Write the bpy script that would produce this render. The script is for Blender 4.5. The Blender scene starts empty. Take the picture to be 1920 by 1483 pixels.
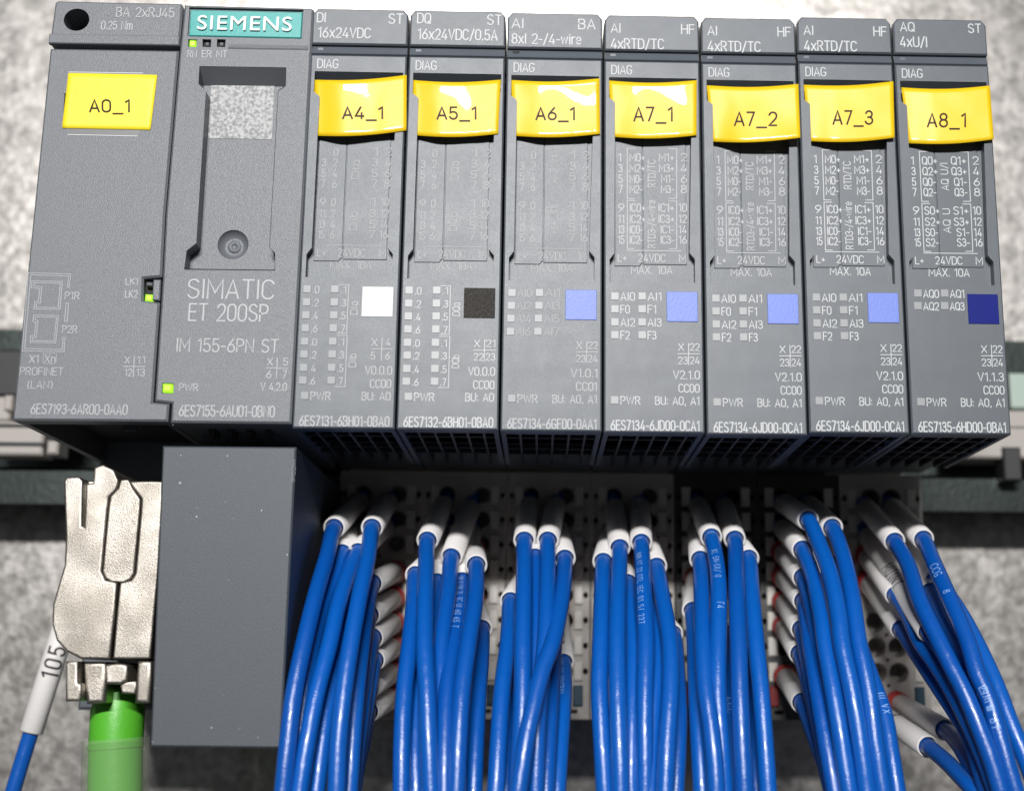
import bpy, bmesh, math, random
from mathutils import Vector, Matrix
from mathutils.geometry import tessellate_polygon
random.seed(7)
R_ = math.radians
scn = bpy.context.scene
COL = scn.collection

# ------------------------------------------------------------------ camera (1 unit = 1 cm)
CF, CSX, CSY = 2609.6, 131.28, -37.78
CP = Vector((3.6453, -19.8866, -3.5436))
CM = Matrix.Rotation(-.0276, 3, 'Z') @ Matrix.Rotation(.2159, 3, 'X') @ Matrix.Rotation(-.0047, 3, 'Y')
cd = bpy.data.cameras.new('camera'); cam = bpy.data.objects.new('camera', cd); COL.objects.link(cam)
cam.matrix_world = Matrix.Translation(CP) @ (CM @ Matrix.Rotation(R_(90), 3, 'X')).to_4x4()
cd.sensor_fit = 'HORIZONTAL'; cd.sensor_width = 36; cd.lens = CF * 36 / 1920
cd.shift_x = -CSX / 1920; cd.shift_y = CSY / 1920
cd.clip_start = .5; cd.clip_end = 500
cd.dof.use_dof = True; cd.dof.focus_distance = 21.0; cd.dof.aperture_fstop = .14
scn.camera = cam

# ------------------------------------------------------------------ world, lamp, exposure
w = bpy.data.worlds.new('World'); scn.world = w; w.use_nodes = True
bg = w.node_tree.nodes['Background']; bg.inputs[0].default_value = (.92, .96, 1, 1); bg.inputs[1].default_value = .075
ld = bpy.data.lights.new('cabinet_lamp', 'AREA'); ld.shape = 'RECTANGLE'; ld.size = 28; ld.size_y = 4; ld.energy = 120000; ld.color = (1, .985, .97)
lamp = bpy.data.objects.new('cabinet_lamp', ld); COL.objects.link(lamp)
lamp.location = (0, -85, 32.5)
lamp.rotation_euler = (Vector((2.5, 0, 1)) - lamp.location).to_track_quat('-Z', 'Y').to_euler()
scn.view_settings.view_transform = 'Standard'; scn.view_settings.look = 'None'
scn.view_settings.exposure = 0; scn.view_settings.gamma = 1


def P(px, py, Y=0.0):
    """photo pixel -> point on the plane y = Y"""
    d = CM @ Vector(((px - 960 - CSX) / CF, 1, -(py - 741.5 - CSY) / CF))
    return CP + d * ((Y - CP.y) / d.y)


def XZ(px, py, Y=0.0):
    p = P(px, py, Y); return (p.x, p.z)


# ------------------------------------------------------------------ materials
def mat(name, color, rough=.5, metal=0, bump=None, spots=None, coat=0, emit=None, spec=.5, mottle=None, trans=0, alpha=1, swell=None):
    m = bpy.data.materials.new(name); m.use_nodes = True
    nt = m.node_tree; N = nt.nodes; L = nt.links; b = N['Principled BSDF']
    b.inputs['Base Color'].default_value = (*color, 1); b.inputs['Roughness'].default_value = rough
    b.inputs['Metallic'].default_value = metal; b.inputs['Specular IOR Level'].default_value = spec
    b.inputs['Coat Weight'].default_value = coat; b.inputs['Coat Roughness'].default_value = .03
    b.inputs['Transmission Weight'].default_value = trans; b.inputs['Alpha'].default_value = alpha
    if emit: b.inputs['Emission Color'].default_value = (*emit[0], 1); b.inputs['Emission Strength'].default_value = emit[1]
    tc = N.new('ShaderNodeTexCoord'); src = tc.outputs['Object']
    c_in = None
    if mottle:                                   # (scale, colour2, amount)
        nz = N.new('ShaderNodeTexNoise'); nz.inputs['Scale'].default_value = mottle[0]; nz.inputs['Detail'].default_value = 4
        L.new(src, nz.inputs['Vector'])
        mx = N.new('ShaderNodeMix'); mx.data_type = 'RGBA'; mx.inputs[6].default_value = (*color, 1); mx.inputs[7].default_value = (*mottle[1], 1)
        rp = N.new('ShaderNodeMapRange'); rp.inputs[1].default_value = .38; rp.inputs[2].default_value = .62; rp.inputs[4].default_value = mottle[2]
        L.new(nz.outputs['Fac'], rp.inputs[0]); L.new(rp.outputs[0], mx.inputs[0]); c_in = mx.outputs[2]
        rr = N.new('ShaderNodeMapRange'); rr.inputs[1].default_value = .3; rr.inputs[2].default_value = .7; rr.inputs[3].default_value = rough - .012; rr.inputs[4].default_value = rough + .02
        L.new(nz.outputs['Fac'], rr.inputs[0]); L.new(rr.outputs[0], b.inputs['Roughness'])
    if spots:                                    # (scale, radius, colour)
        vo = N.new('ShaderNodeTexVoronoi'); vo.inputs['Scale'].default_value = spots[0]; L.new(src, vo.inputs['Vector'])
        wn = N.new('ShaderNodeMath'); wn.operation = 'MULTIPLY'; sp = N.new('ShaderNodeSeparateColor')
        L.new(vo.outputs['Color'], sp.inputs[0]); L.new(sp.outputs[0], wn.inputs[0]); wn.inputs[1].default_value = spots[1]
        lt = N.new('ShaderNodeMath'); lt.operation = 'LESS_THAN'
        L.new(vo.outputs['Distance'], lt.inputs[0])
        sb = N.new('ShaderNodeMath'); sb.operation = 'SUBTRACT'; sb.inputs[1].default_value = spots[1] * spots[3]
        L.new(wn.outputs[0], sb.inputs[0]); L.new(sb.outputs[0], lt.inputs[1])
        mx = N.new('ShaderNodeMix'); mx.data_type = 'RGBA'; mx.inputs[6].default_value = (*color, 1); mx.inputs[7].default_value = (*spots[2], 1)
        if c_in: L.new(c_in, mx.inputs[6])
        L.new(lt.outputs[0], mx.inputs[0]); c_in = mx.outputs[2]
    if c_in: L.new(c_in, b.inputs['Base Color'])
    if bump:                                     # (scale, distance[, detail])
        nz = N.new('ShaderNodeTexNoise'); nz.inputs['Scale'].default_value = bump[0]
        nz.inputs['Detail'].default_value = bump[2] if len(bump) > 2 else 2
        L.new(src, nz.inputs['Vector'])
        bp = N.new('ShaderNodeBump'); bp.inputs['Strength'].default_value = 1; bp.inputs['Distance'].default_value = bump[1]
        L.new(nz.outputs['Fac'], bp.inputs['Height']); L.new(bp.outputs[0], b.inputs['Normal'])
        if swell:                                # slow unevenness under the fine grain
            n2 = N.new('ShaderNodeTexNoise'); n2.inputs['Scale'].default_value = swell[0]; n2.inputs['Detail'].default_value = 1; L.new(src, n2.inputs['Vector'])
            b2 = N.new('ShaderNodeBump'); b2.inputs['Strength'].default_value = 1; b2.inputs['Distance'].default_value = swell[1]
            L.new(n2.outputs['Fac'], b2.inputs['Height']); L.new(b2.outputs[0], bp.inputs['Normal'])
    return m


M = {}
M['grain'] = mat('grey_grained_plastic', (.14, .15, .168), .4, bump=(62, .0065, 3), spec=.5)
M['smooth'] = mat('grey_smooth_plastic', (.088, .102, .12), .4, bump=(70, .0028, 2), mottle=(3, (.079, .092, .109), .6))
M['block'] = mat('grey_cover_plastic', (.062, .073, .087), .5, bump=(60, .004, 3), spots=(7.5, .26, (.5, .53, .56), .62))
M['inner'] = mat('dark_inner_plastic', (.018, .02, .024), .55, bump=(40, .003))
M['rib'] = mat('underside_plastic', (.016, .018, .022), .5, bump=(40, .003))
M['print'] = mat('light_grey_print', (.56, .58, .59), .55)
M['print_dim'] = mat('faint_glare_print', (.29, .3, .315), .5)  # faint print; on the left modules the wash of glare is painted into it
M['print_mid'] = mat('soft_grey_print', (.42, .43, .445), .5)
M['window'] = mat('pale_light_window', (.27, .28, .29), .4)
M['window_dim'] = mat('dull_light_window', (.2, .215, .23), .4)
M['dark'] = mat('black_gap', (.006, .006, .007), .7)
M['black'] = mat('black_ink', (.012, .01, .01), .5)
M['ink_brown'] = mat('label_ink', (.022, .012, .003), .5, spec=.2)
M['led_green'] = mat('lit_green_lamp', (.3, .75, .02), .3, emit=((.42, .95, .02), .75))
M['led_off'] = mat('unlit_lamp', (.06, .065, .07), .25)
M['teal'] = mat('teal_plate', (.010, .31, .29), .4, bump=(50, .003))
M['logo'] = mat('white_raised_letters', (.8, .8, .78), .4)
M['yellow'] = mat('yellow_tape', (.85, .565, .003), .45, coat=1, bump=(4, .004, 1))
M['yellow_matt'] = mat('yellow_tape_matt', (.92, .74, .03), .5, bump=(6, .003, 1))
M['sq_white'] = mat('white_code', (.68, .68, .68), .5)
M['sq_black'] = mat('black_code', (.028, .024, .02), .45, bump=(48, .025, 3))
M['sq_blue'] = mat('light_blue_code', (.13, .2, .62), .45, bump=(45, .004, 2))
M['sq_navy'] = mat('dark_blue_code', (.003, .010, .17), .5, spec=.15)
M['blue'] = mat('blue_pvc', (.002, .095, .41), .3, bump=(42, .0045, 3), spec=.6, coat=.1, swell=(4, .012))
_b = M['blue'].node_tree; _oi = _b.nodes.new('ShaderNodeObjectInfo'); _mx = _b.nodes.new('ShaderNodeMix'); _mx.data_type = 'RGBA'
_mx.inputs[6].default_value = (.0015, .076, .37, 1); _mx.inputs[7].default_value = (.002, .098, .44, 1)
_b.links.new(_oi.outputs['Random'], _mx.inputs[0]); _b.links.new(_mx.outputs[2], _b.nodes['Principled BSDF'].inputs['Base Color'])
M['wire_print'] = mat('pale_wire_print', (.25, .45, .82), .5)
M['sleeve'] = mat('white_sleeve', (.72, .7, .685), .5, bump=(25, .003))
M['red'] = mat('red_collar', (.42, .03, .03), .4)
M['zinc'] = mat('cast_zinc', (.43, .40, .36), .42, metal=1, bump=(64, .0055, 4), mottle=(1.8, (.30, .275, .24), .9), swell=(1.1, .05))
M['green'] = mat('green_cable_sheath', (.085, .41, .025), .42, bump=(14, .004))
M['shrink'] = mat('clear_shrink_tube', (.33, .40, .28), .25, alpha=.26)
M['bu'] = mat('light_grey_terminal', (.43, .40, .37), .5, bump=(25, .004), mottle=(4, (.36, .335, .31), .5))
M['bu_dark'] = mat('dark_terminal', (.035, .037, .037), .5, bump=(25, .004))
M['button'] = mat('cream_button', (.6, .575, .53), .45)
M['btn_blue'] = mat('dark_blue_button', (.01, .05, .085), .45)
M['btn_red'] = mat('dark_red_button', (.2, .012, .015), .45)
M['rail'] = mat('chromated_rail', (.10, .118, .112), .28, metal=1, mottle=(1.5, (.06, .075, .07), .7), bump=(8, .004))
M['cream'] = mat('cream_bracket', (.38, .35, .325), .5)
M['pale_green'] = mat('pale_green_plastic', (.36, .44, .39), .45)
M['bracket'] = mat('dark_bracket', (.02, .02, .022), .5)
M['film'] = mat('clear_film', (.2, .2, .205), .25)
M['patch'] = mat('pale_mottled_patch', (.42, .42, .425), .5, mottle=(21, (.15, .155, .16), .9))
M['pcb'] = mat('steel_screw', (.5, .5, .5), .35, metal=1)


def galvanised():
    m = bpy.data.materials.new('galvanised_sheet'); m.use_nodes = True
    nt = m.node_tree; N = nt.nodes; L = nt.links; b = N['Principled BSDF']
    tc = N.new('ShaderNodeTexCoord')
    nz = N.new('ShaderNodeTexNoise'); nz.inputs['Scale'].default_value = 6.5; nz.inputs['Detail'].default_value = 5; nz.inputs['Distortion'].default_value = .25
    vo = N.new('ShaderNodeTexVoronoi'); vo.inputs['Scale'].default_value = 3.0
    L.new(tc.outputs['Object'], nz.inputs['Vector']); L.new(tc.outputs['Object'], vo.inputs['Vector'])
    mx = N.new('ShaderNodeMix'); mx.data_type = 'FLOAT'; mx.inputs[0].default_value = .18
    sp = N.new('ShaderNodeSeparateColor'); L.new(vo.outputs['Color'], sp.inputs[0])
    L.new(nz.outputs['Fac'], mx.inputs[2]); L.new(sp.outputs[0], mx.inputs[3])
    cr = N.new('ShaderNodeValToRGB'); e = cr.color_ramp.elements
    e[0].position = .32; e[0].color = (.30, .285, .268, 1); e[1].position = .68; e[1].color = (.55, .525, .50, 1)
    L.new(mx.outputs[0], cr.inputs[0]); L.new(cr.outputs[0], b.inputs['Base Color'])
    b.inputs['Metallic'].default_value = .92
    mr = N.new('ShaderNodeMapRange'); mr.inputs[3].default_value = .3; mr.inputs[4].default_value = .42
    L.new(mx.outputs[0], mr.inputs[0]); L.new(mr.outputs[0], b.inputs['Roughness'])
    bp = N.new('ShaderNodeBump'); bp.inputs['Distance'].default_value = .012; bp.inputs['Strength'].default_value = .5
    L.new(nz.outputs['Fac'], bp.inputs['Height']); L.new(bp.outputs[0], b.inputs['Normal'])
    return m


M['galv'] = galvanised()


# ------------------------------------------------------------------ mesh helpers
class MB:
    def __init__(s): s.v = []; s.f = []; s.sm = []
    def add(s, vs, fs, smooth=False):
        o = len(s.v); s.v += [tuple(p) for p in vs]; s.f += [tuple(i + o for i in f) for f in fs]; s.sm += [smooth] * len(fs)
    def box(s, x0, x1, y0, y1, z0, z1, c=0.0):
        """box with its front (y0) edges chamfered by c"""
        s.slab([(x0, z0), (x1, z0), (x1, z1), (x0, z1)], y0, y1, c)
    def slab(s, poly, y0, y1, c=0.0, pockets=()):
        """prism of an x-z outline; pockets = [(outline, depth, [holes (outline, depth)])] sunk from the front"""
        poly = ccw(poly); n = len(poly); inn = inset(poly, c) if c else poly
        fl = [Vector((x, y0, z)) for x, z in inn]
        loops = [fl]
        for pk in pockets: loops.append([Vector((x, y0, z)) for x, z in ccw(pk[0])])
        s.fill(loops)
        if c:
            s.add([(x, y0, z) for x, z in inn] + [(x, y0 + c, z) for x, z in poly], [(i, i + n, (i + 1) % n + n, (i + 1) % n) for i in range(n)])
        s.add([(x, y0 + c, z) for x, z in poly] + [(x, y1, z) for x, z in poly], [(i, i + n, (i + 1) % n + n, (i + 1) % n) for i in range(n)])
        s.fill([[Vector((x, y1, z)) for x, z in poly]], back=True)
        for pk in pockets: s.pocket(pk, y0)
    def cast(s, poly, y0, y1, r, seg=4):
        """prism with a rounded front rim, for castings"""
        poly = ccw(poly); n = len(poly); rings = []
        for i in range(seg + 1):
            a = math.pi / 2 * i / seg; rings.append([(x, y0 + r * (1 - math.sin(a)), z) for x, z in inset(poly, r * (1 - math.cos(a)))])
        rings.insert(0, [(x, y1, z) for x, z in poly]); vs = [p for q in rings for p in q]
        s.add(vs, [(i * n + k, i * n + (k + 1) % n, (i + 1) * n + (k + 1) % n, (i + 1) * n + k) for i in range(seg + 1) for k in range(n)], True)
        s.fill([[Vector(p) for p in rings[-1]]])
    def pocket(s, pk, y0):
        pl = ccw(pk[0]); d = pk[1]; n = len(pl); hs = pk[2] if len(pk) > 2 else []
        s.add([(x, y0, z) for x, z in pl] + [(x, y0 + d, z) for x, z in pl], [(i, (i + 1) % n, (i + 1) % n + n, i + n) for i in range(n)])
        s.fill([[Vector((x, y0 + d, z)) for x, z in pl]] + [[Vector((x, y0 + d, z)) for x, z in ccw(h[0])] for h in hs])
        for h in hs: s.pocket(h, y0 + d)
    def fill(s, loops, back=False):
        flat = [p for l in loops for p in l]
        if len(loops) == 1 and len(flat) == 4: tr = [(0, 1, 2, 3)]
        else: tr = tessellate_polygon(loops)
        out = []
        for t in tr:
            a, b, c = flat[t[0]], flat[t[1]], flat[t[2]]
            ny = (b - a).cross(c - a).y
            out.append(tuple(t) if (ny < 0) != back else tuple(reversed(t)))
        s.add(flat, out)
    def tube(s, pts, r, sides=14, cap=True, frames=None, closed_ends=True):
        fr = frames or frames_of(pts); n = len(pts); rr = r if isinstance(r, (list, tuple)) else [r] * n
        vs = []
        for i, p in enumerate(pts):
            t, u, v = fr[i]
            for k in range(sides):
                a = 2 * math.pi * k / sides
                vs.append(p + (u * math.cos(a) + v * math.sin(a)) * rr[i])
        fs = [(i * sides + k, i * sides + (k + 1) % sides, (i + 1) * sides + (k + 1) % sides, (i + 1) * sides + k) for i in range(n - 1) for k in range(sides)]
        s.add(vs, fs, True)
        if cap: s.add(vs[:sides], [tuple(range(sides))]); s.add(vs[-sides:], [tuple(reversed(range(sides)))])
    def ribbon(s, pts, wd, y):
        """flat printed stroke of width wd in the x-z plane"""
        p = [Vector((a, b)) for a, b in pts]
        q = [p[0]]
        for a in p[1:]:
            if (a - q[-1]).length > 1e-5: q.append(a)
        p = q
        if len(p) < 2: return
        closed = len(p) > 3 and (p[0] - p[-1]).length < wd * .4
        if closed: p = p[:-1]
        n = len(p); L = []; Rr = []
        for i in range(n):
            d0 = (p[i] - p[i - 1]).normalized() if (i or closed) else None
            d1 = (p[(i + 1) % n] - p[i]).normalized() if (i < n - 1 or closed) else None
            if d0 is None: d0 = d1
            if d1 is None: d1 = d0
            n0 = Vector((-d0.y, d0.x)); n1 = Vector((-d1.y, d1.x)); m = n0 + n1
            if m.length < .3: m = n0
            m.normalize(); k = min(1.6, 1 / max(.35, m.dot(n1)))
            c = p[i].copy()
            if not closed and i == 0: c -= d1 * wd * .35
            if not closed and i == n - 1: c += d0 * wd * .35
            L.append(c + m * wd / 2 * k); Rr.append(c - m * wd / 2 * k)
        vs = [(a.x, y, a.y) for a in L] + [(a.x, y, a.y) for a in Rr]
        fs = [(i, (i + 1) % n, (i + 1) % n + n, i + n) for i in range(n if closed else n - 1)]
        s.add(vs, fs)
    def mesh(s, name, m, off=Vector()):
        me = bpy.data.meshes.new(name); me.from_pydata([(a[0] - off.x, a[1] - off.y, a[2] - off.z) for a in s.v], [], s.f)
        me.polygons.foreach_set('use_smooth', s.sm); me.update()
        me.materials.append(m); return me


def ccw(p):
    a = sum(p[i - 1][0] * p[i][1] - p[i][0] * p[i - 1][1] for i in range(len(p)))
    return list(p) if a > 0 else list(reversed(p))


def inset(p, c):
    n = len(p); o = []
    for i in range(n):
        a, b, d = Vector(p[i - 1]), Vector(p[i]), Vector(p[(i + 1) % n])
        e0 = (b - a).normalized(); e1 = (d - b).normalized()
        n0 = Vector((-e0.y, e0.x)); n1 = Vector((-e1.y, e1.x)); m = (n0 + n1)
        m = m.normalized() if m.length > 1e-4 else n0
        o.append(tuple(b + m * c / max(.4, m.dot(n0))))
    return o


def frames_of(pts):
    n = len(pts); fr = []; u = None
    for i in range(n):
        t = (pts[min(n - 1, i + 1)] - pts[max(0, i - 1)]).normalized()
        if u is None: u = t.orthogonal().normalized()
        u = (u - t * u.dot(t)).normalized(); fr.append((t, u, t.cross(u)))
    return fr


def world_loc(o):
    l = Vector()
    while o is not None: l += o.location; o = o.parent
    return l


def link(o, parent=None):
    COL.objects.link(o); o.parent = parent; return o


def obj(name, mb, m, parent=None, loc=None):
    base = world_loc(parent) if parent else Vector()
    o = bpy.data.objects.new(name, mb.mesh(name, m, (Vector(loc) if loc is not None else base)))
    if loc is not None: o.location = Vector(loc) - base
    return link(o, parent)


def tag(o, label=None, cat=None, group=None, kind=None):
    if label: o['label'] = label
    if cat: o['category'] = cat
    if group: o['group'] = group
    if kind: o['kind'] = kind
    return o


def empty(name, loc, label, cat, group=None):
    o = bpy.data.objects.new(name, None); o.location = loc; o.empty_display_size = .3
    return tag(link(o), label, cat, group)


def shared(name, me, parent, loc):
    o = bpy.data.objects.new(name, me); o.location = Vector(loc) - world_loc(parent); return link(o, parent)


def circle(cx, cz, r, n=16, rz=None, a0=0):
    return [(cx + r * math.cos(2 * math.pi * k / n + a0), cz + (rz or r) * math.sin(2 * math.pi * k / n + a0)) for k in range(n)]


# ------------------------------------------------------------------ stroke lettering (narrow engineering sans)
def arc(cx, cy, rx, ry, a0, a1, n=6):
    return [(cx + rx * math.cos(R_(a0 + (a1 - a0) * i / n)), cy + ry * math.sin(R_(a0 + (a1 - a0) * i / n))) for i in range(n + 1)]


def _glyphs():
    g = {}
    O = lambda w: [arc(w / 2, .74, w / 2, .26, 180, 0, 8) + arc(w / 2, .26, w / 2, .26, 0, -180, 8) + [(0, .74)]]
    g['0'] = (.46, O(.46)); g['O'] = (.5, O(.5)); g['Q'] = (.5, O(.5) + [[(.3, .2), (.52, -.04)]])
    g['1'] = (.24, [[(0, .82), (.2, 1), (.2, 0)]])
    g['2'] = (.44, [arc(.22, .74, .22, .26, 170, -20, 8) + [(.38, .5), (0, 0), (.44, 0)]])
    g['3'] = (.44, [arc(.21, .76, .2, .24, 165, -80, 8) + [(.14, .53)], [(.2, .53)] + arc(.21, .27, .23, .27, 80, -165, 8)])
    g['4'] = (.48, [[(.3, 1), (0, .22), (.48, .22)], [(.36, .5), (.36, 0)]])
    g['5'] = (.44, [[(.4, 1), (.05, 1), (.03, .53)] + arc(.21, .31, .23, .31, 110, -160, 9)])
    g['6'] = (.46, [[(.36, 1), (.09, .56), (.01, .36)], arc(.23, .29, .23, .29, 90, -270, 14)])
    g['7'] = (.42, [[(0, 1), (.42, 1), (.14, 0)]])
    g['8'] = (.46, [arc(.23, .76, .2, .24, 270, -90, 12), arc(.23, .27, .23, .27, 90, -270, 12)])
    g['9'] = (.46, [[(.1, 0), (.37, .44), (.45, .64)], arc(.23, .71, .23, .29, 90, -270, 14)])
    g['A'] = (.54, [[(0, 0), (.27, 1), (.54, 0)], [(.09, .3), (.45, .3)]])
    g['B'] = (.47, [[(0, 0), (0, 1), (.24, 1)] + arc(.24, .77, .2, .23, 90, -90, 6) + [(0, .54)], [(.24, .54)] + arc(.24, .27, .23, .27, 90, -90, 6) + [(0, 0)]])
    C = arc(.25, .72, .25, .28, 20, 180, 7) + arc(.25, .28, .25, .28, 180, 340, 7)
    g['C'] = (.48, [C]); g['G'] = (.5, [C + [(.49, .45), (.28, .45)]])
    g['D'] = (.5, [[(0, 0), (0, 1), (.2, 1)] + arc(.2, .7, .3, .3, 90, 0, 5) + arc(.2, .3, .3, .3, 0, -90, 5) + [(0, 0)]])
    g['E'] = (.42, [[(.42, 1), (0, 1), (0, 0), (.42, 0)], [(0, .52), (.37, .52)]])
    g['F'] = (.42, [[(.42, 1), (0, 1), (0, 0)], [(0, .5), (.37, .5)]])
    g['H'] = (.5, [[(0, 0), (0, 1)], [(.5, 0), (.5, 1)], [(0, .52), (.5, .52)]])
    g['I'] = (.06, [[(.03, 0), (.03, 1)]])
    g['J'] = (.38, [[(.38, 1), (.38, .26)] + arc(.19, .26, .19, .26, 0, -165, 6)])
    g['K'] = (.5, [[(0, 0), (0, 1)], [(.47, 1), (.02, .42)], [(.15, .58), (.5, 0)]])
    g['L'] = (.4, [[(0, 1), (0, 0), (.4, 0)]])
    g['M'] = (.64, [[(0, 0), (0, 1), (.32, .3), (.64, 1), (.64, 0)]])
    g['N'] = (.52, [[(0, 0), (0, 1), (.52, 0), (.52, 1)]])
    g['P'] = (.46, [[(0, 0), (0, 1), (.22, 1)] + arc(.22, .73, .24, .27, 90, -90, 7) + [(0, .46)]])
    g['R'] = (.48, [[(0, 0), (0, 1), (.22, 1)] + arc(.22, .74, .24, .26, 90, -90, 7) + [(0, .48)], [(.24, .48), (.48, 0)]])
    g['S'] = (.47, [arc(.235, .75, .22, .25, 25, 200, 7) + [(.08, .6), (.38, .44)] + arc(.235, .26, .235, .26, 30, -160, 8)])
    g['T'] = (.48, [[(0, 1), (.48, 1)], [(.24, 1), (.24, 0)]])
    g['U'] = (.5, [[(0, 1), (0, .26)] + arc(.25, .26, .25, .26, 180, 360, 8) + [(.5, 1)]])
    g['V'] = (.52, [[(0, 1), (.26, 0), (.52, 1)]])
    g['W'] = (.76, [[(0, 1), (.19, 0), (.38, .9), (.57, 0), (.76, 1)]])
    g['X'] = (.5, [[(0, 0), (.5, 1)], [(0, 1), (.5, 0)]])
    g['Z'] = (.46, [[(0, 1), (.46, 1), (0, 0), (.46, 0)]])
    g['a'] = (.38, [arc(.19, .54, .18, .2, 160, 0, 5) + [(.37, 0)], arc(.19, .21, .19, .21, 75, 360, 9) + [(.36, .42), (.2, .42)]])
    g['b'] = (.4, [[(0, 1), (0, 0)], arc(.2, .36, .2, .36, 180, -180, 12)])
    g['e'] = (.4, [[(0, .38), (.4, .38)] + arc(.2, .4, .2, .34, 0, 180, 7) + arc(.2, .32, .2, .32, 180, 330, 6)])
    g['i'] = (.06, [[(.03, 0), (.03, .74)], [(.03, .92), (.03, 1)]])
    g['m'] = (.62, [[(0, 0), (0, .74)], [(0, .5)] + arc(.155, .56, .15, .18, 180, 0, 6) + [(.31, 0)], [(.31, .5)] + arc(.465, .56, .15, .18, 180, 0, 6) + [(.62, 0)]])
    g['n'] = (.38, [[(0, 0), (0, .74)], [(0, .48)] + arc(.19, .54, .19, .2, 180, 0, 6) + [(.38, 0)]])
    g['r'] = (.26, [[(0, 0), (0, .74)], [(0, .46)] + arc(.2, .5, .2, .24, 180, 70, 4)])
    g['w'] = (.58, [[(0, .74), (.145, 0), (.29, .68), (.435, 0), (.58, .74)]])
    g['x'] = (.42, [[(0, 0), (.42, .74)], [(0, .74), (.42, 0)]])
    g['-'] = (.28, [[(0, .42), (.28, .42)]]); g['+'] = (.36, [[(0, .42), (.36, .42)], [(.18, .2), (.18, .64)]])
    g['/'] = (.36, [[(0, -.1), (.36, 1.06)]]); g['.'] = (.08, [[(.04, 0), (.04, .08)]]); g[','] = (.1, [[(.07, .08), (.02, -.14)]])
    g[':'] = (.08, [[(.04, .08), (.04, .16)], [(.04, .58), (.04, .66)]]); g['_'] = (.5, [[(-.04, -.16), (.54, -.16)]])
    g['('] = (.2, [arc(.36, .46, .34, .66, 130, 230, 6)]); g[')'] = (.2, [arc(-.16, .46, .34, .66, 50, -50, 6)]); g[' '] = (.26, [])
    g['四'] = (.9, [[(0, 0), (0, .9), (.9, .9), (.9, 0), (0, 0)], [(.32, .9), (.3, .5), (.15, .3)], [(.58, .9), (.58, .4), (.8, .35)]])
    g['川'] = (.8, [[(.12, .95), (.1, .4), (0, 0)], [(.4, .9), (.4, .1)], [(.78, .95), (.78, 0)]])
    g['省'] = (.9, [[(.45, 1), (.45, .7)], [(.25, .9), (.1, .72)], [(.65, .9), (.85, .72)], [(.6, .75), (.1, .55)], [(.25, 0), (.25, .52), (.75, .52), (.75, 0), (.25, 0)], [(.25, .34), (.75, .34)], [(.25, .17), (.75, .17)]])
    return g


GL = _glyphs()


def layout(s, gap=.17):
    """strokes of a line of text in cap heights, and its width"""
    x = 0; out = []
    for ch in s:
        wd, st = GL[ch]
        out += [[(a + x, b) for a, b in k] for k in st]; x += wd + gap
    return out, x - gap


_jit = [0]


def write(mb, s, x0, z0, wd, h, y, wt=.1, up=False, gap=.17, slope=0):
    """line of text: start x0, baseline z0, total width wd, cap height h; up = reads upwards"""
    st, L = layout(s, gap); k = wd / L
    for q in st:
        _jit[0] += 1; yy = y - .0006 * (_jit[0] % 5)
        mb.ribbon([((x0 - b * h, z0 + a * k) if up else (x0 + a * k, z0 + b * h + slope * a * k)) for a, b in q], wt * h, yy)


def ptext(mb, s, xl, xr, yt, yb, dx=0, dz=0, y=-.004, wt=.115, gap=.17, Y=0.0):
    """text fitted to a photo box on the plane y = Y, then moved by dx, dz"""
    a = P(xl, yb, Y); b = P(xr, yb, Y); t = P(xl, yt, Y)
    write(mb, s, a.x + dx, a.z + dz, b.x - a.x, t.z - a.z, Y + y, wt, gap=gap)


def pup(mb, s, xl, xr, yt, yb, dx=0, dz=0, y=-.004, wt=.105, Y=0.0):
    a = P(xr, yb, Y); b = P(xr, yt, Y); c = P(xl, yb, Y)
    write(mb, s, a.x + dx, a.z + dz, b.z - a.z, a.x - c.x, Y + y, wt, up=True)


def pline(mb, pts, wd=.014, dx=0, dz=0, y=-.004, Y=0.0):
    _jit[0] += 1
    mb.ribbon([(XZ(a, b, Y)[0] + dx, XZ(a, b, Y)[1] + dz) for a, b in pts], wd, Y + y - .0006 * (_jit[0] % 5))


# ------------------------------------------------------------------ the setting: mounting plate and rail
YP = 7.9
mb = MB(); mb.box(-45, 55, YP, YP + .3, -45, 45)
tag(obj('mounting_plate', mb, M['galv']), 'galvanised steel mounting plate behind the modules', None, None, 'structure')

rail = empty('din_rail', (3, 6.3, 1.3), 'dull greenish steel mounting rail running behind the row of modules', 'rail')
mb = MB()
prof = [(6.3, 2.98), (6.3, 2.35), (6.42, 2.28), (7.68, 2.28), (7.75, 2.2), (7.75, .42), (7.68, .34), (6.42, .34), (6.3, .26), (6.3, -.36), (6.40, -.36), (6.40, .18), (6.5, .24), (7.78, .24), (7.85, .32), (7.85, 2.3), (7.78, 2.38), (6.5, 2.38), (6.40, 2.45), (6.40, 2.98)]
n = len(prof)
mb.add([(-16, a, b) for a, b in prof] + [(22, a, b) for a, b in prof], [(i, (i + 1) % n, (i + 1) % n + n, i + n) for i in range(n)])
mb.add([(-16, a, b) for a, b in prof], [tuple(range(n))]); mb.add([(22, a, b) for a, b in prof], [tuple(reversed(range(n)))])
obj('rail_profile', mb, M['rail'], rail)
mb = MB()
sl = lambda cx: [(cx - .75 + .31 * math.cos(a), 1.3 + .31 * math.sin(a)) for a in [R_(90 + 30 * i) for i in range(7)]] + [(cx + .75 + .31 * math.cos(a), 1.3 + .31 * math.sin(a)) for a in [R_(-90 + 30 * i) for i in range(7)]]
mb.slab(sl(12.9), 7.735, 7.76); slot_me = mb.mesh('slot', M['dark'], Vector((12.9, 7.75, 1.3)))
for cx in (-6.6, -9.1, 12.9, 15.4): shared('slot', slot_me, rail, (cx, 7.75, 1.3))

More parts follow.
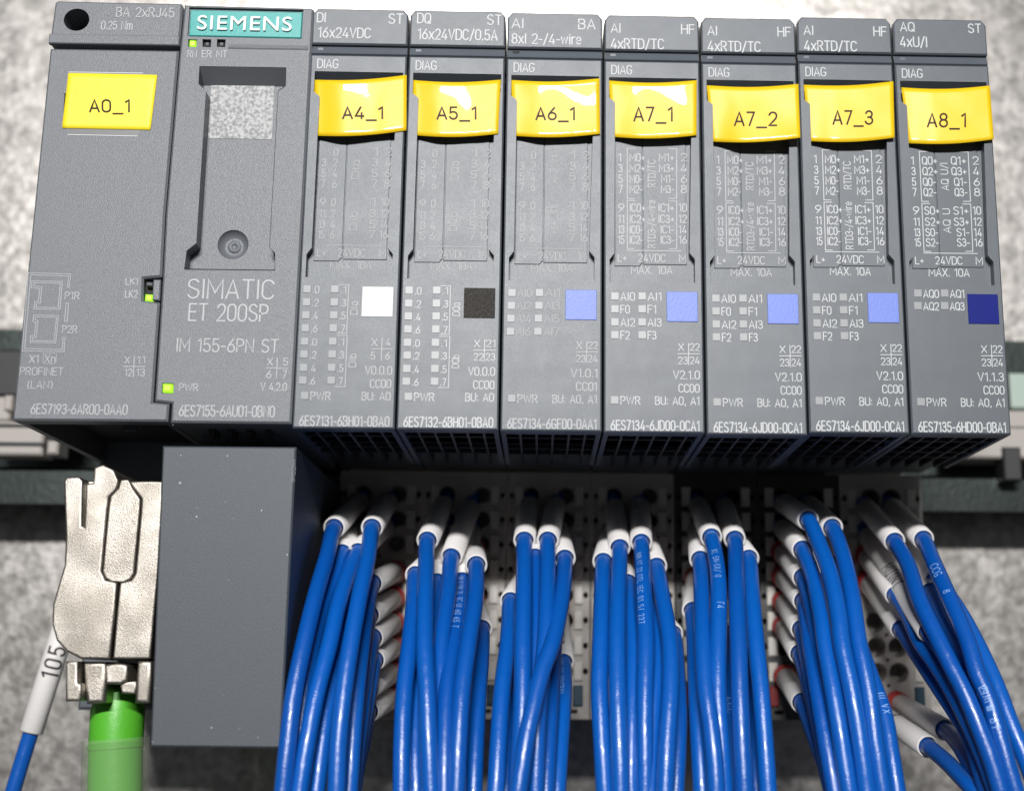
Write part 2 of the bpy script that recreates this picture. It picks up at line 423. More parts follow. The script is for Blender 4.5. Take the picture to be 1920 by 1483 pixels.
eb = empty('end_bracket', (-6.4, 6.3, .6), 'cream and black plastic end bracket clamped on the rail at the far-left edge', 'bracket')
mb = MB(); x0, z0 = XZ(-60, 852, 5.7); x1, z1 = XZ(84, 790, 5.7); mb.box(x0, x1, 5.7, 6.28, z0, z1, .04)
x0, z0 = XZ(-60, 790, 5.9); x1, z1 = XZ(150, 745, 5.9); mb.box(x0, x1 - .2, 5.9, 6.28, z0 + .02, z1, .04)
obj('foot', mb, M['cream'], eb)
mb = MB(); x0, z0 = XZ(86, 851, 5.72); x1, z1 = XZ(104, 831, 5.72); mb.box(x0, x1 + .05, 5.72, 6.28, z0, z1 + .05, .04); obj('catch', mb, M['cream'], eb)
mb = MB(); x0, z0 = XZ(6, 769, 5.5); x1, z1 = XZ(24, 741, 5.5); mb.box(x0, x1, 5.5, 5.9, z0, z1, .03); obj('release_tab', mb, M['cream'], eb)
mb = MB(); x0, z0 = XZ(-60, 742, 5.95); x1, z1 = XZ(60, 655, 5.95); mb.box(x0, x1, 5.95, 6.9, z0, z1, .05); obj('clamp_body', mb, M['bracket'], eb)
mb = MB(); x0, z0 = XZ(-60, 834, 5.66); x1, z1 = XZ(82, 829, 5.66); mb.box(x0, x1, 5.66, 5.72, z0, z1); x0, z0 = XZ(-60, 799, 5.66); x1, z1 = XZ(74, 795, 5.66); mb.box(x0, x1, 5.66, 5.72, z0, z1); obj('groove', mb, M['bracket'], eb)

eb = empty('end_bracket', (12.6, 6.2, .9), 'beige plastic end bracket on the rail beside the outermost module at the right edge', 'bracket')
mb = MB(); x0, z0 = XZ(1800, 858, 5.95); x1, z1 = XZ(1990, 772, 5.95); mb.box(x0, x1, 5.95, 6.9, z0, z1, .04); x0, z0 = XZ(1800, 800, 5.9); mb.box(x0, x1, 5.9, 5.96, z0, z1, .02); obj('foot', mb, M['cream'], eb)
mb = MB(); x0, z0 = XZ(1884, 900, 5.85); x1, z1 = XZ(1914, 838, 5.85); mb.box(x0, x1, 5.85, 6.3, z0, z1, .03); obj('catch', mb, M['bracket'], eb)
mb = MB(); x0, z0 = XZ(1868, 770, 6.0); x1, z1 = XZ(1892, 690, 6.0); mb.box(x0, x1, 6.0, 6.9, z0, z1, .03); obj('clamp_body', mb, M['bracket'], eb)
mb = MB(); x0, z0 = XZ(1893, 766, 6.05); x1, z1 = XZ(1990, 700, 6.05); mb.box(x0, x1, 6.05, 6.9, z0, z1, .04); obj('marker_plate', mb, M['pale_green'], eb)

# ------------------------------------------------------------------ input and output modules
H = 6.5713
GAP = .018
F4 = 3                                            # the module whose photo pixels most layouts are read from
NAMES = ['A4_1', 'A5_1', 'A6_1', 'A7_1', 'A7_2', 'A7_3', 'A8_1']
X4 = 1.5 * F4


def zof(py, px=1146): return XZ(px, py)[1]


Zc, Zg = zof(92), zof(112)                        # heading groove
mb = MB()
chn = [(1142, 143), (1306, 146), (1306, 178), (1297, 190), (1293, 472), (1303, 484), (1303, 528), (1143, 527), (1143, 484), (1152, 472), (1153, 190), (1142, 181)]
chan = [(XZ(*p)[0] - X4, XZ(*p)[1]) for p in chn]
DP = .16
outl = [(GAP, 0), (1.5 - GAP, 0), (1.5 - GAP, Zg), (GAP, Zg)]
mb.slab(outl, 0, .3, .022, [(chan, DP)])
mb.box(GAP, 1.5 - GAP, .3, 4.95, .16, H - .02)     # the body behind the face
mb.box(GAP, GAP + .07, .3, 3.3, 0, .16); mb.box(1.5 - GAP - .07, 1.5 - GAP, .3, 3.3, 0, .16)
housing_me = mb.mesh('housing', M['smooth'])
mb = MB()
cc = .09
mb.slab([(GAP, Zc), (1.5 - GAP, Zc), (1.5 - GAP, H - cc), (1.5 - GAP - cc * .8, H), (GAP + cc * .8, H), (GAP, H - cc)], 0, .3, .022)
cap_me = mb.mesh('top_cap', M['smooth'])
mb = MB()
zb = Zg + .012
mb.add([(GAP, .075, Zc), (1.5 - GAP, .075, Zc), (1.5 - GAP, .02, zb + .02), (GAP, .02, zb + .02), (1.5 - GAP, .05, zb), (GAP, .05, zb), (1.5 - GAP, .3, zb), (GAP, .3, zb), (1.5 - GAP, .3, Zc), (GAP, .3, Zc)],
       [(0, 3, 2, 1), (3, 5, 4, 2), (5, 7, 6, 4), (0, 1, 8, 9), (1, 2, 4, 6, 8), (0, 9, 7, 5, 3)])
band_me = mb.mesh('groove_band', M['smooth'])
mb = MB()                                          # vents of the underside
for x in (.28, .52, .76, 1.0, 1.24): mb.box(x, x + .035, .33, 3.3, .01, .16)
vent_me = mb.mesh('vent_rib', M['rib'])
mb = MB()
for y in (.75, 1.25, 1.75, 2.25, 1.25): mb.box(GAP + .07, 1.5 - GAP - .07, y, y + .045, .02, .15)
cross_me = mb.mesh('cross_rib', M['rib'])
mb = MB()                                          # double guide ridge on the right of the channel
zr0, zr1 = zof(470), zof(200)
for x in (1.345, 1.395): mb.box(x, x + .022, .03, DP, zr0, zr1, .008)
guide_me = mb.mesh('guide_rail', M['smooth'])
mb = MB()                                          # printed strip lying in the channel
zs = zof(491); zt = zof(186)
sx0, sx1 = chan[9][0] + .012, chan[3][0] - .09
mb.slab([(sx0, zs), (.55, zs), (.60, zs + .06), (.60, zt), (sx0, zt)], DP - .016, DP + .01, .006)
mb.slab([(.612, zs + .03), (sx1, zs + .03), (sx1, zt), (.612, zt)], DP - .015, DP + .01, .006)
strip_me = mb.mesh('label_strip', M['smooth'])
mb = MB(); xa, xb = chan[0][0], chan[1][0]; za, zb2 = zof(143.3), zof(153)
mb.add([(xa, .004, za), (xb, .004, za - .012), (xb, DP, zb2 - .012), (xa, DP, zb2)], [(0, 3, 2, 1)])
slope_me = mb.mesh('channel_slope', M['smooth'])
ws = .117
mb = MB(); mb.box(-ws / 2, ws / 2, -.008, .01, -ws / 2, ws / 2, .004); win_me = {'hi': mb.mesh('indicator_window', M['window']), 'lo': mb.mesh('indicator_window', M['window_dim'])}
mb = MB(); mb.box(-.05, .05, -.004, .03, -.04, .04, .008); diag_me = {0: mb.mesh('status_window', M['smooth']), 1: mb.mesh('status_window', M['dark'])}
cs = P(1250, 601).x, P(1308, 545).x
mb = MB(); cw = (P(1308, 570).x - P(1250, 570).x) / 2; chh = (zof(545, 1280) - zof(601, 1280)) / 2
mb.box(-cw, cw, -.012, .02, -chh, chh, .006)
code_me = {k: mb.mesh('colour_code', M[k]) for k in ('sq_white', 'sq_black', 'sq_blue', 'sq_navy')}
code_pos = (P(1279, 573).x - X4, P(1279, 573).z)

ORDER = ['6ES7131-6BH01-0BA0', '6ES7132-6BH01-0BA0', '6ES7134-6GF00-0AA1', '6ES7134-6JD00-0CA1', '6ES7134-6JD00-0CA1', '6ES7134-6JD00-0CA1', '6ES7135-6HD00-0BA1']
MLAB = ['grey input module headed DI 16x24VDC, with white colour square, behind label A4_1',
        'grey output module headed DQ 16x24VDC/0.5A, with black colour square, behind label A5_1',
        'grey analog module headed AI 8xI 2-/4-wire, behind label A6_1',
        'grey analog module headed AI 4xRTD/TC, standing next to the 8xI 2-/4-wire module',
        'middle one of the three grey analog modules headed AI 4xRTD/TC',
        'grey analog module headed AI 4xRTD/TC, standing next to the AQ 4xU/I module',
        'grey analog output module headed AQ 4xU/I, with navy square, behind label A8_1']
MDZ = [0, 0, -.01, -.02, -.035, 0, 0]

for k in range(7):
    X = 1.5 * k; dz = MDZ[k]; dx = X - X4
    root = empty('io_module', (X + .75, 0, dz), MLAB[k], 'module', 'grey signal modules in a row on the rail')
    for nm, me in (('housing', housing_me), ('top_cap', cap_me), ('groove_band', band_me), ('vent_rib', vent_me), ('cross_rib', cross_me), ('guide_rail', guide_me), ('label_strip', strip_me), ('channel_slope', slope_me)):
        shared(nm, me, root, (X, 0, dz))
    p = P(1150, 100.5); shared('status_window', diag_me[1 if k == 2 else 0], root, (p.x + dx, .049, p.z + dz))
    shared('colour_code', code_me[['sq_white', 'sq_black', 'sq_blue', 'sq_blue', 'sq_blue', 'sq_blue', 'sq_navy'][k]], root, (X + code_pos[0], 0, code_pos[1] + dz))
    # heading, read in each module's own pixels
    hd = MB()
    own = {0: [('DI', 595, 610, 25, 42), ('16x24VDC', 597, 694, 52.5, 70.5), ('ST', 729, 755, 27, 45)],
           1: [('DQ', 783, 807, 26, 44), ('16x24VDC/0.5A', 784, 932, 55, 74), ('ST', 914, 940, 29, 47)],
           2: [('AI', 960, 981, 36, 53), ('8xI 2-/4-wire', 960, 1089, 64, 82), ('BA', 1085, 1115.5, 37, 55)]}.get(k)
    if own:
        for s, a, b, t, u in own: ptext(hd, s, a, b, t, u)
    elif k == 6:
        ptext(hd, 'AQ', 1688.6, 1714, 43, 59); ptext(hd, '4xU/I', 1688.6, 1738, 70, 88); ptext(hd, 'ST', 1816, 1839, 46, 62)
    else:
        ptext(hd, 'AI', 1146, 1163, 43, 59.5, dx, dz); ptext(hd, '4xRTD/TC', 1146, 1244, 71, 89, dx, dz); ptext(hd, 'HF', 1278, 1301.5, 45, 62, dx, dz)
    ptext(hd, 'DIAG', 1147, 1184.5, 121, 137, dx, dz, wt=.105)
    obj('heading_lettering', hd, M['print'], root)
    # the printed diagram in the channel
    dg = MB(); q = dict(dx=dx, dz=dz, Y=DP, y=-.0172)
    if k < 3:
        L1 = ['1', '3', '5', '7', '9', '11', '13', '15']; L2 = ['0', '2', '4', '6'] * 2; L3 = ['1', '3', '5', '7'] * 2
        w1, w2 = {0: ('DIa', 'DIb'), 1: ('DQa', 'DQb'), 2: ('AI 2-wire', 'AI 4-wire')}[k]
    elif k < 6:
        L2 = ['M0+', 'M2+', 'M0-', 'M2-', 'IC0+', 'IC2+', 'IC0-', 'IC2-']; L3 = ['M1+', 'M3+', 'M1-', 'M3-', 'IC1+', 'IC3+', 'IC1-', 'IC3-']; w1, w2 = 'RTD/TC', 'RTD3-/4-wire'
    else:
        L2 = ['Q0+', 'Q2+', 'Q0-', 'Q2-', 'S0+', 'S2+', 'S0-', 'S2-']; L3 = ['Q1+', 'Q3+', 'Q1-', 'Q3-', 'S1+', 'S3+', 'S1-', 'S3-']; w1, w2 = 'AQ U/I', 'AQ U'
    rows = [287, 307, 327, 346.5, 381, 402, 422, 441]
    for i, yt in enumerate(rows):
        yb = yt + 14.2
        if i or k > 2: ptext(dg, str(2 * i + 1), 1159.5 if i > 3 else 1160, 1170 if i > 3 else 1164.5 + (0 if i == 0 else 2), yt, yb, **q)
        wl = len(L2[i])
        ptext(dg, L2[i], 1181, 1181 + {1: 7, 3: 27, 4: 28}[wl] - (4 if L2[i].endswith('-') else 0), yt, yb, **q)
        ptext(dg, L3[i], 1263 - {1: 10, 3: 27, 4: 28}[wl] + (4 if L3[i].endswith('-') else 0), 1263, yt, yb, **q)
        ptext(dg, str(2 * i + 2), 1277 - (4 if i > 3 else 0), 1287, yt, yb, **q)
    if k < 3:
        pup(dg, w1, 1216, 1229, 310 - (k == 2) * 16, 345, **q); pup(dg, w2, 1216, 1229, 405 - (k == 2) * 16, 440, **q)
    else:
        pup(dg, w1, 1215, 1228.5, 299, 350, **q); pup(dg, w2, 1215, 1228.5, 385 if k == 6 else 375, 430 if k == 6 else 463, **q)
        for ya, yb in ((277, 371), (375, 465)):
            pline(dg, [(1191, ya), (1176, ya), (1176, yb), (1189, yb)], .011, **q); pline(dg, [(1253, ya + 1), (1268.5, ya + 1), (1268.5, yb), (1255, yb)], .011, **q)
    pline(dg, [(1175, 468), (1277, 469)], .011, **q)
    ptext(dg, 'L+', 1159, 1174, 475.5, 488.5, **q); ptext(dg, '24VDC', 1197, 1247, 475, 489, **q); ptext(dg, 'M', 1274, 1286, 476, 489.5, **q)
    pm = M['print_dim'] if k < 3 else M['print_mid'] if k < 5 else M['print']  # glare over the first three diagrams is put into the print colour
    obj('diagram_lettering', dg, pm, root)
    dg = MB(); q = dict(dx=dx, dz=dz, Y=DP, y=-.004)
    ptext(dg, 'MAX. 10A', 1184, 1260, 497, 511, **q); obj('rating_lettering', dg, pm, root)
    # lower block: indicator windows and data
    lo = MB(); wm = win_me['lo' if k in (0, 2) else 'hi']
    def square(px, py, fx=0, fz=0):
        p = P(px, py); shared('indicator_window', wm, root, (p.x + fx, 0, p.z + fz))
    if k < 2:
        ry = [542, 566.5, 590.6, 615, 640, 664, 689, 713]; x1 = X
        for i, y in enumerate(ry):
            c1 = 576 - i * 1.15; c2 = 628 - i * 1.0
            square(c1, y, x1); square(c2, y, x1)
            ptext(lo, '.' + str(2 * (i % 4)), c1 + 11, c1 + 22, y - 5, y + 8, x1); ptext(lo, '.' + str(2 * (i % 4) + 1), c2 + 11, c2 + 21, y - 5, y + 8, x1)
        for ya, yb, ym in ((534, 625, 578), (629, 725, 676)):
            pline(lo, [(636 - (ya > 600) * 4, ya), (654 - (ya > 600) * 3, ya), (650 - (ya > 600) * 3, yb), (632 - (ya > 600) * 4, yb)], .01, x1)
            pup(lo, 'D' + ('IQ'[k]) + ('a' if ya < 600 else 'b'), 657 - (ya > 600) * 3, 670 - (ya > 600) * 3, ym - 12, ym + 12, x1)
    elif k == 2:
        for i, y in enumerate((549, 573, 597, 621.5)):
            square(960 - i, y); square(1011.5 - i, y)
            ptext(lo, 'AI%d' % (2 * i), 971 - i, 997 - i, y - 6.5, y + 7.5); ptext(lo, 'AI%d' % (2 * i + 1), 1023 - i, 1050 - i, y - 6.5, y + 7.5)
    elif k == 6:
        for i, y in enumerate((550, 573.5)):
            square(1721, y); square(1771, y)
            ptext(lo, 'AQ%d' % (2 * i), 1732, 1760, y - 6, y + 8); ptext(lo, 'AQ%d' % (2 * i + 1), 1782, 1808, y - 6, y + 8)
    else:
        for i, y in enumerate((553, 577, 601.5, 625.5)):
            square(1153, y, dx, dz); square(1204, y, dx, dz); s = 'AI' if i % 2 == 0 else 'F'; e = 1190 if i % 2 == 0 else 1180
            ptext(lo, s + str(i - i % 2), 1164, e, y - 6.5, y + 8, dx, dz); ptext(lo, s + str(i - i % 2 + 1), 1215, e + 50, y - 6.5, y + 8, dx, dz)
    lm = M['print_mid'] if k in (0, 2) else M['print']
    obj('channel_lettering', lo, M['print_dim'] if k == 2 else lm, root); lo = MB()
    xn = {0: ('4', '5', '6'), 1: ('21', '22', '23')}.get(k, ('22', '23', '24'))
    nw = 7 if k == 0 else 17; o4 = dict(dx=dx, dz=dz)
    ptext(lo, 'X', 1272, 1282, 642, 655, **o4); ptext(lo, xn[0], 1294 + (5 if k == 0 else 0), 1294 + (5 if k == 0 else 0) + nw, 642, 655, **o4)
    ptext(lo, xn[1], 1272, 1272 + nw, 667, 680, **o4); ptext(lo, xn[2], 1294 + (5 if k == 0 else 0), 1294 + (5 if k == 0 else 0) + nw, 667, 680, **o4)
    pline(lo, [(1291, 641), (1291, 682)], .011, **o4); pline(lo, [(1271, 661), (1312, 661)], .011, **o4)
    obj('slot_lettering', lo, lm, root); lo = MB()
    ver, ccx = {0: ('V0.0.0', 'CC00'), 1: ('V0.0.0', 'CC00'), 2: ('V1.0.1', 'CC01'), 6: ('V1.1.3', 'CC00')}.get(k, ('V2.1.0', 'CC00'))
    ptext(lo, ver, 1263, 1311.5, 693, 708, **o4); ptext(lo, ccx, 1273, 1311, 718, 733, **o4)
    obj('version_lettering', lo, lm, root); lo = MB()
    square(1152.5, 747.5, dx, dz); ptext(lo, 'PWR', 1164, 1200, 741, 755.5, **o4)
    obj('power_lettering', lo, lm, root); lo = MB()
    bu = 'BU: A0' if k < 2 else 'BU: A0, A1'
    ptext(lo, bu, 1229 if k > 1 else 1259, 1311, 741.5, 756, **o4)
    obj('base_lettering', lo, lm, root); lo = MB()
    ptext(lo, ORDER[k], 1145.7, 1311, 785.5, 803.5, wt=.118, gap=.2, **o4)
    obj('order_lettering', lo, lm, root)

# ------------------------------------------------------------------ bus adapter (left-hand end)
ba = empty('bus_adapter', (-3, 0, 0), 'grey port adapter marked BA 2xRJ45 carrying label A0_1', 'adapter')
mb = MB()
capo = [XZ(*p) for p in ((104, 6), (108, 3), (340, 8), (343, 12), (337, 87), (95, 84), (94, 80))]
hole = circle(*XZ(144.4, 38.8), .195, 24, .185)
mb.slab(capo, -.02, 3.9, .03, [(hole, .9)])
obj('top_cap', mb, M['grain'], ba)
mb = MB(); a = P(99, 67); b = P(339, 70); mb.box(-3.965, b.x - .01, -.035, .05, zof(85, 200), zof(67, 200), .014); obj('cap_lip', mb, M['grain'], ba)
mb = MB(); hx, hz = XZ(144.4, 38.8); mb.slab(circle(hx, hz, .14, 14), .5, .85, .02); obj('screw', mb, M['dark'], ba)
mb = MB()
bo = [XZ(*p) for p in ((94, 91), (335, 95), (309, 400), (303, 519), (269, 522), (268, 563), (299, 567), (286, 754), (317, 757), (314, 790), (23, 788))]
slot = [XZ(*p) for p in ((121, 175), (125, 175), (122, 221), (118.5, 221))]
mb.slab(bo, 0, .3, .03, [(slot, .1)])
mb.box(-3.97, -2.1, .3, 4.0, .5, 5.9); mb.box(-3.97, -3.87, .3, 4.0, .07, .5); mb.box(-1.85, -1.76, .3, 3.6, .07, .5)
obj('housing', mb, M['grain'], ba)
mb = MB(); mb.box(-4.02, -2.0, 4.0, 7.6, -4.05, 6.4, .05); obj('base', mb, M['smooth'], ba)
mb = MB(); mb.box(-3.8, -1.9, .3, 3.9, .42, .5); obj('inner_ceiling', mb, M['inner'], ba)
mb = MB(); mb.box(-2.62, -2.42, .7, .78, .06, .42); obj('latch_tab', mb, M['block'], ba)
mb = MB(); mb.slab([XZ(*p) for p in ((266, 520), (304, 518), (301, 569), (265, 566))], .14, .2); obj('lamp_recess', mb, M['dark'], ba)
mb = MB(); mb.slab([XZ(*p) for p in ((272, 551), (285, 552), (284, 564), (271, 563))], .02, .15, .015); obj('link_lamp', mb, M['led_green'], ba)
mb = MB(); mb.slab([XZ(*p) for p in ((273, 527), (286, 528), (285.5, 536), (272.5, 535))], .03, .15, .015); obj('link_lamp', mb, M['led_off'], ba)
mb = MB(); mb.slab([XZ(*p) for p in ((287, 524), (301, 524), (299, 563), (285, 562))], .01, .15, .015); obj('lamp_tab', mb, M['grain'], ba)
mb = MB()
ptext(mb, 'BA 2xRJ45', 219, 327, 16, 33, y=-.026, wt=.1); ptext(mb, '0.25 Nm', 190.6, 248.4, 42, 57, y=-.026, wt=.11)
obj('cap_lettering', mb, M['print_mid'], ba)
mb = MB()
ptext(mb, 'P1R', 122, 148, 548, 561); ptext(mb, 'P2R', 117, 144, 611, 624); ptext(mb, 'LK1', 236, 258, 522, 534); ptext(mb, 'LK2', 235, 257, 545, 558)
ptext(mb, 'X1', 55, 72, 666, 680); ptext(mb, 'Xn', 84, 103, 666, 680, wt=.1); ptext(mb, 'PROFINET', 37.5, 118, 689, 703, wt=.1); ptext(mb, '(LAN)', 51.5, 98, 714, 728, wt=.1)
for a, b in (((82, 663), (105, 663)), ((82, 682), (105, 682)), ((82, 663), (81, 682)), ((106, 663), (105, 682))):
    for i in range(6):
        t0, t1 = i / 6, i / 6 + .08; pline(mb, [(a[0] + (b[0] - a[0]) * t, a[1] + (b[1] - a[1]) * t) for t in (t0, t1)], .009)
ptext(mb, 'X', 234, 243, 669, 681); ptext(mb, '11', 257, 272, 669, 681); ptext(mb, '12', 234, 247, 692, 705); ptext(mb, '13', 256, 271, 692, 705)
pline(mb, [(252, 668), (250.5, 707)], .011); pline(mb, [(232, 687), (272, 687.5)], .011)
ptext(mb, '6ES7193-6AR00-0AA0', 58, 238, 757.5, 775.5, wt=.105)
S2 = lambda pts: [(a / 3.2, 400 + b / 3.2) for a, b in pts]
for pts in ([(415, 450), (425, 367), (172, 358), (133, 826), (385, 831), (392, 742)], [(405, 447), (413, 379), (186, 371), (149, 813), (374, 818), (380, 742)], [(397, 540), (412, 540), (404, 650), (388, 650), (397, 540)],
            [(192, 408), (375, 410), (360, 578), (205, 575), (209, 530), (230, 531), (240, 452), (190, 450), (192, 408)], [(205, 419), (363, 421), (350, 567), (217, 565), (220, 541), (243, 542), (252, 441), (203, 439), (205, 419)],
            [(203, 612), (352, 615), (335, 778), (182, 775), (186, 735), (207, 736), (217, 654), (199, 652), (203, 612)], [(214, 623), (340, 626), (326, 767), (194, 765), (197, 746), (219, 747), (229, 643), (212, 641), (214, 623)]):
    pline(mb, S2(pts), .009)
obj('port_lettering', mb, M['print_mid'], ba)
mb = MB()
for pts in ([(128, 136), (268, 138), (267, 142), (127, 142)],):
    mb.slab([XZ(*p) for p in pts], -.003, .01)
mb.slab([XZ(*p) for p in ((124, 238), (262, 242), (259, 256), (127, 254))], -.003, .01)
obj('clear_film', mb, M['film'], ba)
mb = MB(); pline(mb, [(127, 253), (258, 256)], .012, y=-.006); pline(mb, [(129, 136), (268, 138)], .012, y=-.006); obj('film_edge', mb, M['print'], ba)

# ------------------------------------------------------------------ interface module
im = empty('interface_module', (-1, 0, 0), 'grained grey head module with teal maker plate and lit green lamps', 'module')
mb = MB()
io = [XZ(*p) for p in ((346, 9), (352, 9.5), (583, 15.5), (588, 18), (546, 794), (320, 792), (322, 756), (290, 752), (302, 567), (305, 519), (311, 400), (337, 95))]
pk = [XZ(*p) for p in ((374, 124.5), (537, 127), (536, 162), (522, 172), (506, 464), (516, 475), (516, 508), (345, 506), (350, 470), (368, 456), (386, 171), (372, 158))]
dc = XZ(437, 459, .28)
plq = [XZ(*p) for p in ((355, 14), (569, 19), (565.5, 73.5), (351.5, 69))]
ledp = [[XZ(px + a, 81.5 + b) for a, b in ((-8, -7.5), (8, -7), (7.5, 7.5), (-8.5, 7))] for px in (361, 388, 415)]
pwp = [XZ(315 + a, 728 + b) for a, b in ((-11, -10), (11, -9.5), (10, 10), (-11.5, 9.5))]
mb.slab(io, 0, 4.4, .03, [(pk, .28, [(circle(dc[0], dc[1], .232, 28), .2)]), (plq, .05), (ledp[0], .08), (ledp[1], .08), (ledp[2], .08), (pwp, .06)])
obj('housing', mb, M['grain'], im)
mb = MB(); a, b_, c, d = XZ(374, 125), XZ(537, 127.5), XZ(537, 149), XZ(373, 147)
mb.add([(a[0], .005, a[1]), (b_[0], .005, b_[1]), (c[0], .28, c[1] ), (d[0], .28, d[1])], [(0, 3, 2, 1)]); obj('channel_slope', mb, M['grain'], im)
mb = MB()                                          # round dimple
rs = [(.235, .28), (.21, .34), (.15, .39), (.09, .41), (.088, .385), (.05, .385), (.04, .405), (0.001, .405)]
cir = [[(dc[0] + r * math.cos(2 * math.pi * k / 28), y, dc[1] + r * math.sin(2 * math.pi * k / 28)) for k in range(28)] for r, y in rs]
mb.add([p for c in cir for p in c], [(i * 28 + k, i * 28 + (k + 1) % 28, (i + 1) * 28 + (k + 1) % 28, (i + 1) * 28 + k) for i in range(len(rs) - 1) for k in range(28)], True)
obj('dimple', mb, M['grain'], im)
mb = MB(); mb.slab([XZ(*p) for p in ((357, 18.5), (567, 23), (564, 71.5), (354, 67))], .01, .06, .012); tp = obj('maker_plate', mb, M['teal'], im)
cu = bpy.data.curves.new('maker_lettering', 'FONT'); cu.body = 'SIEMENS'; cu.extrude = .35; cu.offset = .006; cu.size = 10; cu.space_character = 1.08
tmp = bpy.data.objects.new('tmp_text', cu); COL.objects.link(tmp); bpy.context.view_layer.update()
me = bpy.data.meshes.new_from_object(tmp.evaluated_get(bpy.context.evaluated_depsgraph_get())); bpy.data.objects.remove(tmp); bpy.data.curves.remove(cu)
xs = [v.co.x for v in me.vertices]; ys = [v.co.y for v in me.vertices]
A = P(370, 57); B = P(547, 57); T = P(370, 30.5); sc = ((B.x - A.x) / (max(xs) - min(xs)), (T.z - A.z) / (max(ys) - min(ys)))
rl = world_loc(tp)
for v in me.vertices:
    c = v.co.copy(); v.co = Vector((A.x + (c.x - min(xs)) * sc[0], .012 - (c.z + .35) * .05, A.z + (c.y - min(ys)) * sc[1])) - rl
me.name = 'maker_lettering'; me.materials.clear(); me.materials.append(M['logo']); o = bpy.data.objects.new('maker_lettering', me); link(o, tp)
for i, px in enumerate((361, 388, 415)):
    mb = MB(); mb.slab([XZ(px + a, 81.5 + b) for a, b in ((-5.5, -5.5), (6, -5), (5.5, 6), (-6, 5.5))] if i == 0 else [XZ(px + a, 82 + b) for a, b in ((-4, -4), (4, -3.7), (3.7, 4), (-4.3, 3.7))], .0 if i == 0 else .02, .1, .012)
    obj('status_lamp', mb, M['led_green' if i == 0 else 'led_off'], im)
    mb = MB(); mb.slab([XZ(px + a, 81.5 + b) for a, b in ((-8, -7.5), (8, -7), (7.5, 7.5), (-8.5, 7))], .076, .09); obj('lamp_well', mb, M['dark'], im)
mb = MB(); mb.slab([XZ(315 + a, 728 + b) for a, b in ((-9, -8), (9, -7.5), (8, 8), (-9.5, 7.5))], -.025, .07, .02); obj('power_lamp', mb, M['led_green'], im)
mb = MB(); pline(mb, [(536, 152), (536, 161), (522, 171.5), (506, 463.5), (516, 474.5), (516, 507), (347, 505)], .014, Y=.28, y=-.004); obj('edge_line', mb, M['dark'], im)  # thin dark line along the right and bottom edges of the channel floor
mb = MB(); mb.slab([XZ(*p, .28) for p in ((397, 149), (515, 147), (510, 262), (390, 260))], .272, .3); obj('pale_patch', mb, M['patch'], im)
mb = MB(); z1 = zof(84, 460); z0 = zof(93, 460); mb.add([(P(428, 90).x, -.001, z0), (P(578, 90).x, -.001, z0), (P(578, 90).x, -.012, z0 + .02), (P(428, 90).x, -.012, z0 + .02), (P(578, 90).x, -.001, z1), (P(428, 90).x, -.001, z1)], [(0, 1, 2, 3), (3, 2, 4, 5)])
obj('ridge', mb, M['grain'], im)
mb = MB()
for s, a, b in (('RN', 352, 368), ('ER', 379, 396), ('MT', 406, 425)): ptext(mb, s, a, b, 95.5, 108, wt=.105)
ptext(mb, 'SIMATIC', 352, 512, 524, 559, wt=.085); ptext(mb, 'ET 200SP', 354, 501.5, 570, 601, wt=.09); ptext(mb, 'IM 155-6PN ST', 331, 521, 635, 659, wt=.095)
ptext(mb, 'X', 501.5, 511, 672, 685); ptext(mb, '5', 531, 539, 672, 685); ptext(mb, '6', 500, 508, 695, 709); ptext(mb, '7', 530, 537, 695, 709)
pline(mb, [(520, 671), (518.5, 709)], .011); pline(mb, [(499, 690), (540, 691)], .011)
ptext(mb, 'V 4.2.0', 489, 537, 718, 732); ptext(mb, 'PWR', 336, 371, 719.5, 732.5); ptext(mb, '6ES7155-6AU01-0BN0', 336, 514, 760, 780, wt=.105)
obj('data_lettering', mb, M['print_mid'], im)
mb = MB()
for px in (400, 435, 470, 505): a = P(px, 800, .6); mb.box(a.x - .04, a.x + .04, .5, .9, -.03, .1)
obj('underside_nub', mb, M['rib'], im)

# grey cover below the head module
YB = .25
mb = MB(); mb.slab([XZ(*p, YB) for p in ((305, 836), (555.5, 838), (526, 1402), (282, 1399))], YB, 5.6, .025)
cv = obj('cover_block', mb, M['block']); tag(cv, 'plain tall grey plastic cover below the head module, specked with white dust', 'cover')
mb = MB(); pup(mb, '1P02IM', 547, 553, 862, 905, Y=YB, y=-.003, wt=.1); obj('edge_lettering', mb, M['print_dim'], cv)

# ------------------------------------------------------------------ terminal base units
ROW0, PITCH, YT = -.30, .44, 5.0


